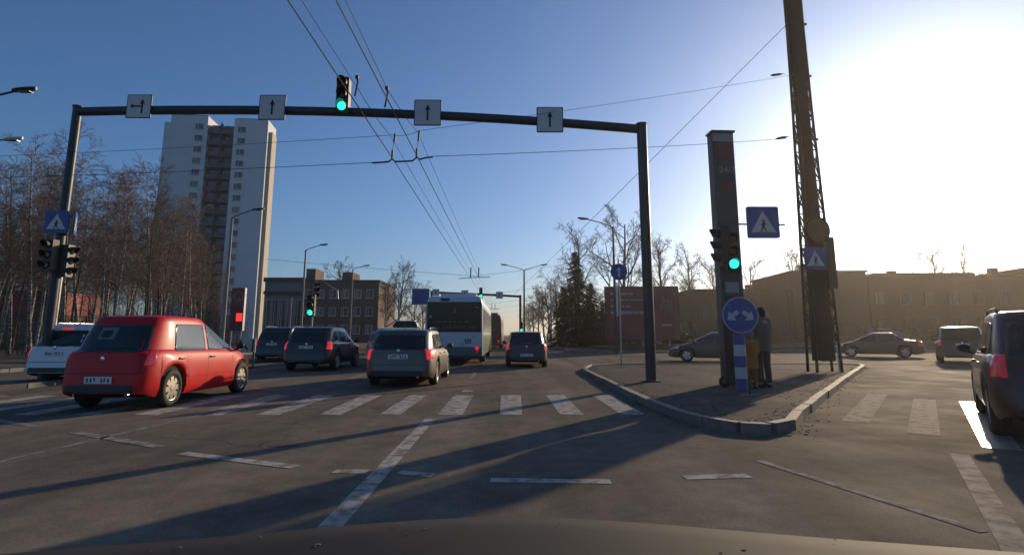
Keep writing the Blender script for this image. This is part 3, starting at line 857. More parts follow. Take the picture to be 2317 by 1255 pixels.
# ================================================================== VEHICLES
def sstep(a, b, x):
    t = max(0.0, min(1.0, (x - a) / (b - a))); return t*t*(3 - 2*t)
def cinterp(x, pts):
    if x <= pts[0][0]: return pts[0][1]
    for (a, va), (b, vb) in zip(pts[:-1], pts[1:]):
        if x <= b:
            t = (x - a) / (b - a); t = t*t*(3-2*t)*0.6 + t*0.4
            return va + (vb - va)*t
    return pts[-1][1]
def sell(t, n): return max(0.0, 1 - abs(t)**n)**(1.0/n)

class Skin:
    """outer surface of a car, used to lay panes, lamps and seams onto it"""
    def __init__(s): s.v = []; s.f = []
    def add(s, mb): b = len(s.v); s.v += mb.v; s.f += [tuple(b+i for i in f) for f in mb.f]
    def make(s): s.t = BVHTree.FromPolygons([Vector(p) for p in s.v], s.f)
    def hit(s, o, d):
        h = s.t.ray_cast(o, d)
        return h[0]

def views(L, W):
    def f(kind, s, z):
        if kind == 'rear': return Vector((s,-3,z)), Vector((0,1,0))
        if kind == 'front': return Vector((s,L+3,z)), Vector((0,-1,0))
        if kind == 'right': return Vector((4,s,z)), Vector((-1,0,0))
        if kind == 'left': return Vector((-4,s,z)), Vector((1,0,0))
        a = R(38)
        sx = 1 if kind[1] == 'r' else -1
        if kind[0] == 'r':
            d = Vector((-sx*math.sin(a), math.cos(a), 0)); e = Vector((math.cos(a), sx*math.sin(a), 0)); c = Vector((sx*(W/2-0.12), 0.14, 0))
        else:
            d = Vector((-sx*math.sin(a), -math.cos(a), 0)); e = Vector((math.cos(a), -sx*math.sin(a), 0)); c = Vector((sx*(W/2-0.14), L-0.18, 0))
        o = c + e*s - d*3; o.z = z
        return o, d
    return f

def patch(skin, vf, kind, poly, off=0.006, r=0.03, rings=(0.0, 0.3, 0.55, 0.78, 0.93, 1.0)):
    bd = roundpoly(poly, r, 3)
    # subdivide long edges
    out = []
    for i in range(len(bd)):
        a, b = Vector(bd[i]), Vector(bd[(i+1) % len(bd)])
        n = max(1, int((b-a).length/0.10))
        for k in range(n): out.append(a + (b-a)*k/n)
    c = sum(out, Vector((0,0)))/len(out)
    mb = MB(); n = len(out)
    def at(p, o_):
        for k in range(14):
            q = c + (p-c)*(1-k*0.05)
            o, d = vf(kind, q.x, q.y)
            h = skin.hit(o, d)
            if h is not None: return h - d*o_
        return None
    h0 = at(c, off)
    if h0 is None: return None
    mb.v.append(tuple(h0))
    last = h0
    for ri, f in enumerate(list(rings[1:]) + [1.004]):
        for p in out:
            h = at(c + (p-c)*min(f,1.0), off if f <= 1 else -0.004)
            if h is None: h = last
            last = h
            mb.v.append(tuple(h))
    for j in range(n): mb.f.append((0, 1+j, 1+(j+1)%n))
    for k in range(len(rings)-1):
        for j in range(n): mb.f.append((1+k*n+j, 1+k*n+(j+1)%n, 1+(k+1)*n+(j+1)%n, 1+(k+1)*n+j))
    return mb

def seam(skin, vf, kind, pts, w=0.012, off=0.003):
    P = []
    for a, b in zip(pts[:-1], pts[1:]):
        a, b = Vector(a), Vector(b); n = max(2, int((b-a).length/0.07))
        for k in range(n + 1): P.append(a + (b-a)*k/n)
    mb = MB(); row = []
    for i, p in enumerate(P):
        d = (P[min(i+1,len(P)-1)] - P[max(i-1,0)])
        if d.length < 1e-6: continue
        d.normalize(); nn = Vector((-d.y, d.x))*w/2
        hs = []
        for q in (p-nn, p+nn):
            o, dr = vf(kind, q.x, q.y); h = skin.hit(o, dr)
            hs.append(None if h is None else h - dr*off)
        if None in hs: continue
        mb.v += [tuple(hs[0]), tuple(hs[1])]; row.append(len(mb.v)-2)
    for a, b in zip(row[:-1], row[1:]): mb.f.append((a, a+1, b+1, b))
    return mb

WHEELS = {}
def wheel_meshes(r, w, spokes, rimmat):
    key = (round(r,3), round(w,3), spokes, rimmat)
    if key in WHEELS: return WHEELS[key]
    t = MB()
    prof = [(r*0.66,-w/2),(r*0.86,-w/2-0.006),(r*0.955,-w*0.44),(r,-w*0.30),(r,w*0.30),(r*0.955,w*0.44),(r*0.86,w/2+0.006),(r*0.66,w/2),(r*0.62,w*0.3),(r*0.62,-w*0.3),(r*0.66,-w/2)]
    t.lathe(prof, (0,0,0), 'X', 36)
    tm = t.mesh('wheel', M['tyre'], smooth=True)
    rm = MB()
    ri = r*0.67
    rm.lathe([(ri, w/2-0.004),(ri*0.94, w/2-0.010),(ri*0.90, w/2-0.05),(ri*0.90, -w*0.3)], (0,0,0), 'X', 36)
    for k in range(spokes):                              # tapered spokes with a window between
        a = 2*PI*k/spokes
        c, s = math.cos(a), math.sin(a)
        def pt(rad, tan, x): return (x, rad*c - tan*s, rad*s + tan*c)
        wi, wo = 0.030*r/0.3, 0.048*r/0.3
        if spokes <= 5: wi, wo = 0.05*r/0.3, 0.07*r/0.3
        x1, x0 = w/2-0.012, w/2-0.045
        vs = [pt(r*0.12,-wi,x1),pt(r*0.12,wi,x1),pt(ri*0.95,wo,x1-0.006),pt(ri*0.95,-wo,x1-0.006), pt(r*0.12,-wi,x0),pt(r*0.12,wi,x0),pt(ri*0.95,wo,x0),pt(ri*0.95,-wo,x0)]
        rm.add(vs, [(0,1,2,3),(4,7,6,5),(0,4,5,1),(1,5,6,2),(2,6,7,3),(3,7,4,0)])
    rm.lathe([(0.001,w/2-0.002),(r*0.15,w/2-0.004),(r*0.17,w/2-0.02),(r*0.17,w/2-0.06)], (0,0,0), 'X', 20)
    rmm = rm.mesh('rim', M[rimmat], smooth='auto')
    dk = MB().lathe([(0.001,-w*0.02),(ri*0.9,-w*0.02),(ri*0.9,-w*0.1),(0.001,-w*0.1)], (0,0,0), 'X', 24).mesh('brake_disc', M['rimdark'])
    WHEELS[key] = (tm, rmm, dk)
    return WHEELS[key]

def add_wheels(root, pos, r, w, spokes=8, rimmat='rim'):
    tm, rmm, dk = wheel_meshes(r, w, spokes, rimmat)
    for (x, y) in pos:
        o = link_mesh('wheel', tm, root, (x, y, r))
        if x < 0: o.rotation_euler = (0, 0, PI)
        o.rotation_euler.x = (x*7.3 + y*3.1) % 6.28 * (1 if x > 0 else -1)
        link_mesh('rim', rmm, o); link_mesh('brake_disc', dk, o)

def plate_part(root, skin, vf, kind, x, z, w=0.50, h=0.11, seed=1, dark=False):
    o, d = vf(kind, x, z); hp = skin.hit(o, d)
    if hp is None: return
    y = hp.y - d.y*0.022
    p = MB().box((x, y, z), (w, 0.012, h)).build('number_plate', M['plate'], root)
    rg = random.Random(seed); ch = MB(); xx = x - w*0.42
    for k in range(7):
        if k != 3:
            for q in range(3):
                ch.box((xx + rg.uniform(0.008,0.035), y - d.y*0.0075, z + rg.uniform(-0.02,0.02)), (0.012, 0.003, h*rg.uniform(0.35,0.6)))
            ch.box((xx + 0.022, y - d.y*0.0075, z + rg.choice((-0.027,0.0,0.027))), (0.036, 0.003, 0.012))
        xx += w*0.125
    ch.build('characters', M['signblack'], p)

CARPAINT = {}
def paint(name, col, metal=0.0, rough=0.35):
    m = mat('paint_'+name, col, rough + 0.08, metal, coat=0.5, var=0.06, vscale=2.5)
    return m

def car(name, label, loc, yaw, S, colr, cat='car', group='cars in traffic', tail='tail', head='head', rails=False, spokes=8, seed=1, third=False, wheelmat='rim', glass_key=None, rear_wiper=True):
    root = empty(name, loc, R(-yaw), label, cat, group)
    L, W, H, wb, ro, wr = S['L'], S['W'], S['H'], S['wb'], S['ro'], S['wr']
    gc = S.get('gc', 0.19)
    glass = M[glass_key or 'glass']
    yw = (ro, ro + wb)
    ra = wr + 0.065
    ys = [0.5*L*(1 + math.sin(PI/2*(-1 + 2*i/46))) for i in range(47)]
    for c in yw:
        ys += [c + ra*math.sin(PI/2*(-1 + 2*i/18)) for i in range(19)] + [c-ra-0.012, c+ra+0.012]
    ys = sorted(set(round(y,4) for y in ys))
    top = S['top']                                       # (y, z) shoulder and bonnet line
    nr, nf = S.get('nr', 9.0), S.get('nf', 5.0)
    def hw(y):
        t = (y - L/2)/(L/2)
        return W/2*sell(t, nr if t < 0 else nf)
    lo = MB(); cols = []
    for y in ys:
        w = max(hw(y), 0.02); zt = cinterp(y, top)
        zb = gc + 0.10*sstep(0.5, 0.0, y) + 0.05*sstep(L-0.5, L, y)
        for c in yw:
            if abs(y - c) < ra: zb = max(zb, wr + math.sqrt(max(0, ra*ra - (y-c)**2)))
        zs = zt - 0.10
        arch = 0.0
        for c in yw: arch = max(arch, 1 - abs(abs(y-c)-ra)/0.10 if abs(abs(y-c)) < ra + 0.1 else 0)
        fl = 1.0
        for c in yw: fl = max(fl, 1 + 0.018*sstep(ra+0.35, ra*0.6, abs(y-c)))     # flared arches
        rows = [(0.925, zb), (0.962, zb + 0.06*(zs-zb)), (0.988*fl, zb + 0.22*(zs-zb)), (0.998*fl, zb + 0.45*(zs-zb)), (1.003, zb + 0.64*(zs-zb)), (0.996, zb + 0.80*(zs-zb)),
                (0.982, zs), (0.955, zt-0.035), (0.915, zt), (0.62, zt+0.018), (0.0, zt+0.028)]
        col = []
        for (fx, z) in rows:
            kr = S.get('kr', 0.10)*max(0, z-0.62)/0.4*sstep(0.9, 0.0, y)
            kf = S.get('kf', 0.16)*max(0, z-0.50)/0.4*sstep(L-0.9, L, y)
            bl = 0.035*sstep(0.55, 0.05, y)*(1-sstep(0.30,0.62,z)) * -1
            col.append((fx*w, y + kr - kf + bl, z))
        cols.append(col)
    nrw = len(cols[0])
    for side in (1, -1):
        b = len(lo.v)
        for col in cols: lo.v += [(side*x, y, z) for x, y, z in col]
        for i in range(len(cols)-1):
            for j in range(nrw-1):
                q = (b+i*nrw+j, b+(i+1)*nrw+j, b+(i+1)*nrw+j+1, b+i*nrw+j+1)
                lo.f.append(q if side > 0 else q[::-1])
    h2 = len(cols)*nrw
    for i in (0, len(cols)-1):                           # close the blunt ends between the two halves
        for j in range(nrw-1): lo.f.append((i*nrw+j, i*nrw+j+1, h2+i*nrw+j+1, h2+i*nrw+j))
    # greenhouse
    gh = MB(); G = S['gh']                               # base z, rear base y, rear roof y, front roof y, front base y
    z0, yrb, yrr, yfr, yfb = G
    z1 = H - 0.055
    w0, w1 = W/2*S.get('gw0', 0.93), W/2*S.get('gw1', 0.735)
    ne = S.get('ne', 7.0)
    def lev(u):
        e = S.get('ease', 1.25)
        return (z0 + (z1-z0)*u, yrb + (yrr-yrb)*u**e, yfb + (yfr-yfb)*u**S.get('fease', 1.05), w0 + (w1-w0)*u**1.1)
    NL, NP = 9, 56
    loops = []
    for i in range(NL+1):
        z, a, b, w = lev(i/NL); loops.append((z, a, b, w, 0.0))
    for s_, dz in ((0.965, 0.020), (0.90, 0.034), (0.75, 0.046), (0.5, 0.053), (0.2, 0.055)):
        z, a, b, w = lev(1.0); c_ = (a+b)/2
        loops.append((z + dz, c_ + (a-c_)*(1-(1-s_)*0.9), c_ + (b-c_)*(1-(1-s_)*0.9), w*s_, 0))
    for (z, a, b, w, _) in loops:
        c_, h_ = (a+b)/2, (b-a)/2
        for j in range(NP):
            t = 2*PI*j/NP; ct, st = math.cos(t), math.sin(t)
            p_ = 2.0/ne
            yy = c_ + h_*math.copysign(abs(st)**p_, st)
            dip = S.get('arch', 0.055)*((yy - (0.45*yrb + 0.55*yfr))/(0.5*(yfb-yrb)))**2*max(0.0, (z-z0)/(z1-z0))
            gh.v.append((w*math.copysign(abs(ct)**p_, ct), yy, z - dip))
    for i in range(len(loops)-1):
        for j in range(NP): gh.f.append((i*NP+j, i*NP+(j+1)%NP, (i+1)*NP+(j+1)%NP, (i+1)*NP+j))
    gh.f.append(tuple((len(loops)-1)*NP + j for j in range(NP)))
    sk = Skin(); sk.add(lo); sk.add(gh); sk.make()
    vf = views(L, W)
    body = lo.build('body', colr, root, smooth='auto')
    gh.build('roof', S.get('roofmat') or colr, root, smooth='auto')
    # underbody and wheel wells
    ub = MB(); ub.box((0, L/2, (gc+0.62)/2+0.02), (W*0.70, L*0.90, 0.62-gc)); ub.box((0, L/2, gc+0.06), (W*0.88, wb-2*ra-0.04, 0.10))
    for c in yw: ub.box((0, c, wr+0.32), (W*0.93, 2*ra*0.9, 0.22 if wr+0.43 < cinterp(c, top)-0.06 else 0.1))
    ub.build('underbody', M['under'], root)
    add_wheels(root, [(sx*(W/2-0.115), c) for sx in (1,-1) for c in yw], wr, 0.205, spokes, wheelmat)
    # windows
    def zz(u): return lev(u)[0]
    def yR(u): return lev(u)[1]
    def yF(u): return lev(u)[2]
    ub_, ut = S.get('wu', (0.10, 0.84))
    pil = S['pillars']                                   # y of B pillar, y of C pillar (and rear limit offset)
    yB, yC = pil[0], pil[1]
    for side in ('right', 'left'):
        f1 = [(yB+0.045, zz(ub_)), (yF(ub_)-0.30, zz(ub_)), (yF(0.5)-0.16, zz(0.5)), (yF(ut)-0.13, zz(ut)), (yB+0.02, zz(ut))]
        mb = patch(sk, vf, side, f1, r=0.05); mb and mb.build('side_window', glass, root, smooth=True)
        f2 = [(yC+0.03, zz(ub_)), (yB-0.045, zz(ub_)), (yB-0.05, zz(ut)), (max(yC+S.get('cin',0.10), yR(ut)+0.18), zz(ut))]
        mb = patch(sk, vf, side, f2, r=0.05); mb and mb.build('side_window', glass, root, smooth=True)
        if S.get('quarter'):
            q0, q1 = S['quarter']
            f3 = [(q0, zz(ub_+0.04)), (yC-0.06, zz(ub_)), (yC+S.get('cin',0.10)-0.08, zz(ut)), (q1, zz(ut-0.05))]
            mb = patch(sk, vf, side, f3, r=0.05); mb and mb.build('quarter_window', glass, root, smooth=True)
        # door seams, sill line and handles
        for pts in (((yB-0.02, zz(ub_)), (yB-0.03, gc+0.14)), ((ro+wb-ra-0.10, 0.80), (ro+wb-ra-0.14, gc+0.14)), ((yC+0.0, zz(ub_)-0.02), (ro+ra+0.05, 0.62), (ro+ra+0.10, gc+0.2))):
            mb = seam(sk, vf, side, pts); len(mb.f) and mb.build('door_gap', M['black'], body)
        mb = seam(sk, vf, side, ((ro+ra+0.06, 0.50), (ro+wb-ra-0.06, 0.50)), 0.035, 0.012); len(mb.f) and mb.build('side_moulding', S.get('moulding') or colr, body)
        for yh in (yB+0.12, yC+0.16):
            o, d = vf(side, yh, zz(0)-0.06); h_ = sk.hit(o, d)
            if h_ is not None:
                bevel(MB().box((h_.x - d.x*0.018, yh, h_.z), (0.035, 0.17, 0.032)).build('door_handle', S.get('handle') or colr, root), 0.01)
        sx = 1 if side == 'right' else -1
        ym = yF(ub_) - 0.33
        mi = MB().ball((sx*(W/2+0.07), ym, zz(0.14)+0.03), (0.095, 0.060, 0.068), 12, 8); mi.bar((sx*(W/2-0.06), ym+0.02, zz(0.05)), (sx*(W/2+0.05), ym+0.01, zz(0.1)), 0.06, 0.04)
        mi.build('mirror', S.get('mirror') or M['black'], root, smooth='auto')
    wsc = [(-w0*0.84, zz(0.10)), (w0*0.84, zz(0.10)), (w1*0.90, zz(0.86)), (-w1*0.90, zz(0.86))]
    mb = patch(sk, vf, 'front', wsc, r=0.06); mb and mb.build('windscreen', glass, root, smooth=True)
    rwu = S.get('rwu', (0.10, 0.80))
    rw = [(-w0*0.83, zz(rwu[0])), (w0*0.83, zz(rwu[0])), (w1*0.90, zz(rwu[1])), (-w1*0.90, zz(rwu[1]))]
    mb = patch(sk, vf, 'rear', rw, r=0.07)
    if mb:
        rwo = mb.build('rear_window', M['glass'], root, smooth=True)
        if rear_wiper:
            mb = seam(sk, vf, 'rear', ((0.0, zz(rwu[0])+0.02), (0.30, zz(rwu[0]+0.16))), 0.02, 0.014); len(mb.f) and mb.build('wiper', M['black'], rwo)
    # lamps
    for sx, k in ((1,'rr'), (-1,'rl')):
        poly = S['tl']
        mb = patch(sk, vf, k, [(sx*a, z) for a, z in poly], 0.010, 0.03)
        if mb: mb.build('tail_lamp', M[tail], root, smooth=True)
        poly = S['hl']
        mb = patch(sk, vf, 'f'+k[1], [(sx*a, z) for a, z in poly], 0.010, 0.03)
        if mb: mb.build('headlamp', M[head], root, smooth=True)
    if third:
        o, d = vf('rear', 0, zz(0.86)); h_ = sk.hit(o, d)
        if h_ is not None: MB().box((0, h_.y-0.01, h_.z+0.01), (0.32, 0.04, 0.035)).build('brake_lamp', M['tail_on'], root)
    # rear details
    bz = S.get('bumper_z', 0.60)
    for pts in (((-W*0.46, bz), (W*0.46, bz)), ((-W*0.38, S.get('lid_z', 0.93)), (-W*0.40, bz)), ((W*0.38, S.get('lid_z', 0.93)), (W*0.40, bz))):
        mb = seam(sk, vf, 'rear', pts, 0.012, 0.004); len(mb.f) and mb.build('tailgate_gap', M['black'], body)
    mb = patch(sk, vf, 'rear', rect(-W*0.36, W*0.36, 0.30, 0.42), 0.006, 0.03)
    if mb: mb.build('bumper_insert', M['black'], root, smooth=True)
    plate_part(root, sk, vf, 'rear', 0, S.get('plate_z', 0.80), seed=seed)
    plate_part(root, sk, vf, 'front', 0, 0.42, seed=seed+50)
    o, d = vf('rear', 0, S.get('badge_z', 0.95)); h_ = sk.hit(o, d)
    if h_ is not None: MB().ball((0, h_.y-0.008, h_.z), (0.045, 0.012, 0.05), 10, 6).build('badge', M['chrome'], root, smooth=True)
    mb = patch(sk, vf, 'front', rect(-W*0.28, W*0.28, 0.52, 0.66), 0.006, 0.04)
    if mb: mb.build('grille', M['black'], root, smooth=True)
    MB().tube([(W*0.28, 0.02, 0.26), (W*0.28, 0.25, 0.27)], 0.03, 10).build('exhaust', M['chrome'], root)
    if rails:
        for sx in (1, -1):
            a_, b_ = yrr + 0.25, yfr - 0.05; xr = sx*w1*0.93; zr = H - 0.03
            MB().tube([(xr,a_,zr-0.01),(xr,a_+0.12,zr+0.045),(xr,(a_+b_)/2,zr+0.055),(xr,b_-0.15,zr+0.045),(xr,b_,zr-0.01)], 0.016, 8).build('roof_rail', M['chrome'] if rails == 'chrome' else M['black'], root, smooth=True)
    # aerial
    MB().tube([(0, yrr+0.35, H-0.01), (0, yrr+0.15, H+0.16)], [0.012, 0.005], 6).build('aerial', M['black'], root)
    root['_h'] = H
    del root['_h']
    return root, sk, vf

HATCH = dict(L=4.2, W=1.74, H=1.53, wb=2.61, ro=0.78, wr=0.315, nr=7.5, nf=4.2,
    top=[(0,0.93),(0.5,0.97),(1.6,0.95),(2.9,0.92),(3.3,0.87),(3.8,0.745),(4.1,0.60),(4.2,0.53)],
    gh=(0.87, 0.10, 0.46, 2.05, 3.50), pillars=(1.92, 0.80), cin=0.14, tl=[(-0.06,0.72),(0.14,0.72),(0.15,0.98),(0.04,0.98),(-0.02,0.86)], hl=[(-0.28,0.60),(0.22,0.66),(0.25,0.80),(-0.10,0.70)],
    kr=0.05, kf=0.28, plate_z=0.50, badge_z=0.83, bumper_z=0.60, lid_z=0.92, gw1=0.77, ease=1.35, ne=5.5, arch=0.09)
WAGON = dict(L=4.57, W=1.78, H=1.46, wb=2.60, ro=0.98, wr=0.31, nr=8.5, nf=4.6,
    top=[(0,0.92),(0.6,0.96),(1.8,0.94),(3.2,0.90),(3.6,0.85),(4.2,0.74),(4.5,0.60),(4.57,0.55)],
    gh=(0.87, 0.12, 0.50, 2.55, 3.70), pillars=(2.30, 1.32), cin=0.04, quarter=(0.62, 0.78), tl=[(-0.10,0.68),(0.16,0.68),(0.16,0.94),(-0.10,0.94)], hl=[(-0.25,0.60),(0.22,0.64),(0.22,0.78),(-0.15,0.74)],
    kr=0.08, kf=0.20, plate_z=0.76, badge_z=0.90, bumper_z=0.56, gw1=0.80, ease=1.5)
SUV = dict(L=4.5, W=1.85, H=1.62, wb=2.68, ro=0.88, wr=0.36, gc=0.24, nr=8.0, nf=4.6,
    top=[(0,1.02),(0.6,1.06),(1.8,1.03),(3.1,1.00),(3.6,0.96),(4.1,0.86),(4.4,0.70),(4.5,0.62)],
    gh=(0.97, 0.12, 0.55, 2.45, 3.55), pillars=(2.22, 1.20), cin=0.06, quarter=(0.62, 0.78), tl=[(-0.10,0.78),(0.18,0.78),(0.18,1.06),(-0.02,1.06)], hl=[(-0.25,0.72),(0.22,0.76),(0.22,0.92),(-0.15,0.86)],
    kr=0.12, kf=0.20, plate_z=0.86, badge_z=0.97, bumper_z=0.66, gw1=0.80, ease=1.5)
SEDAN = dict(L=4.55, W=1.79, H=1.44, wb=2.66, ro=1.0, wr=0.315, nr=6.0, nf=4.4,
    top=[(0,0.90),(0.5,0.98),(1.2,0.97),(2.0,0.94),(3.2,0.90),(3.6,0.85),(4.2,0.74),(4.5,0.60),(4.55,0.55)],
    gh=(0.87, 0.62, 1.45, 2.55, 3.70), pillars=(2.30, 1.36), cin=0.12, tl=[(-0.10,0.68),(0.16,0.68),(0.16,0.90),(-0.10,0.90)], hl=[(-0.25,0.60),(0.22,0.64),(0.22,0.78),(-0.15,0.74)],
    kr=0.10, kf=0.22, plate_z=0.74, badge_z=0.86, bumper_z=0.56, gw1=0.80, ease=1.0)
def var(S, **k): d = dict(S); d.update(k); return d

red = mat('paint_red', (0.52, 0.008, 0.014), 0.45, 0.0, spec=0.25, coat=0.14, var=0.06, vscale=2.5)
white = paint('white', (0.62, 0.62, 0.62))
blackp = paint('black', (0.016, 0.015, 0.014), 0.1, 0.3)
taupe = paint('taupe', (0.115, 0.098, 0.080), 0.5, 0.36)
darkblue = paint('dark_blue', (0.018, 0.020, 0.028), 0.3, 0.3)
silver = paint('silver', (0.30, 0.30, 0.30), 0.7, 0.35)
maroon = paint('dark_brown_red', (0.055, 0.020, 0.018), 0.3, 0.35)
grey = paint('graphite', (0.060, 0.060, 0.060), 0.4, 0.35)
M['glass_sky'] = mat('car_glass_sky_sheen', (0.050, 0.068, 0.070), 0.04, spec=0.7)  # paler base colour stands in for sky reflected in the panes

rc, rsk, rvf = car('hatchback_car', 'bright red five door hatchback at left, about to cross the zebra', (-7.0, 9.75, 0), 1.5, var(HATCH, H=1.56, handle=M['chrome']), red, spokes=8, seed=3, tail='tail', glass_key='glass_sky')
rc.scale = (0.95, 0.97, 1.07)
# pale notice inside the rear window and its emblem
mb = patch(rsk, rvf, 'rear', rect(-0.30, 0.02, 1.14, 1.34), 0.012, 0.02)
if mb: mb.build('window_sticker', mat('window_sticker', (0.13,0.14,0.14), 0.4), rc, smooth=True)
mb = patch(rsk, rvf, 'rear', rect(-0.25, -0.06, 1.17, 1.29), 0.016, 0.05)
if mb: mb.build('sticker_print', M['black'], rc, smooth=True)
wc_, _, _ = car('estate_car', 'white estate car left of the red hatchback with brake light on', (-12.0, 14.9, 0), 0, var(WAGON, H=1.50), white, tail='tail_on', third=True, seed=5, rails='chrome', spokes=5)
wc_.scale = (0.94, 0.97, 1.07)
car('crossover_car', 'black crossover behind the red hatchback front', (-7.28, 20.2, 0), 0, var(SUV, L=4.45, H=1.60, wr=0.345), blackp, tail='tail_on', seed=7, spokes=5)
sk_, ssk, svf = car('estate_car', 'taupe estate car with roof sign stopped before the zebra', (-2.76, 14.1, 0), 0, WAGON, taupe, tail='tail_on', seed=9, rails='chrome', spokes=5)
rbx = MB().prism(roundpoly([(-0.36,0.0),(0.36,0.0),(0.30,0.17),(-0.28,0.17)], 0.05), (-0.12, 1.5, 1.50), EX, EZ, EY, 0.32)
bevel(rbx.build('roof_sign', M['black'], sk_), 0.02)
MB().box((-0.12,1.66,1.475),(0.8,0.05,0.05)).build('roof_bar', M['chrome'], sk_)
MB().box((-0.12,1.66,1.682),(0.5,0.26,0.02)).build('roof_sign_top', M['signwhite'], sk_)
car('suv_car', 'dark blue sport utility car between barrier board and black crossover', (-11.3, 26.8, 0), 0, var(SUV, H=1.68, L=4.6), darkblue, tail='tail_on', seed=11, rails='chrome', glass_key='glass_sky')
car('hatchback_car', 'silver car hidden between black crossover and taupe estate', (-6.6, 29.2, 0), 0, var(HATCH, H=1.50), silver, tail='tail', seed=13, glass_key='glass_sky')
car('suv_car', 'silver car with roof rails just left of the taupe estate', (-5.1, 24.0, 0), 0, var(SUV, H=1.60), silver, tail='tail', seed=14, rails='chrome')
car('hatchback_car', 'small dark red hatchback right of the bus', (0.74, 22.4, 0), 0, var(HATCH, L=4.0, H=1.44, W=1.70, wb=2.5), maroon, tail='tail_on', seed=15, spokes=5)
car('delivery_van', 'pale van with lit headlamp coming out of the side road right of the bus', (6.2, 60.5, 0.0), 128, var(SUV, H=1.95, L=4.8), silver, cat='van', head='head_on', seed=17)
car('sedan_car', 'dark saloon turning behind the island, front to the left', (12.5, 27.2, 0), -72, SEDAN, grey, seed=19, tail='tail', spokes=5)
car('sedan_car', 'grey saloon right of the lattice mast, facing left', (24.0, 32.3, 0), -62, SEDAN, grey, seed=21, tail='tail', spokes=5)
car('suv_car', 'black sport utility car queuing ahead in the turning lane', (20.6, 25.3, 0), 36, var(SUV, H=1.68, L=4.7), blackp, seed=23, tail='tail')
car('suv_car', 'dark brown sport utility car cut off by the right edge', (6.62, 6.35, 0), 37, var(SUV, H=1.63, L=4.6), maroon, seed=25, tail='tail', rails=True)
car('hatchback_car', 'small red car far off beside the sun streak', (44.5, 55.0, 0.35), 60, var(HATCH, L=4.0), red, seed=27)
car('hatchback_car', 'dark parked car under the brown building', (34.0, 52.5, 0.35), 82, HATCH, grey, seed=28)
car('delivery_van', 'dark blue parked van with pale cab behind the dark saloon', (12.2, 49.5, 0.35), 88, var(SUV, H=1.95, L=5.0, W=1.9), darkblue, cat='van', seed=29)

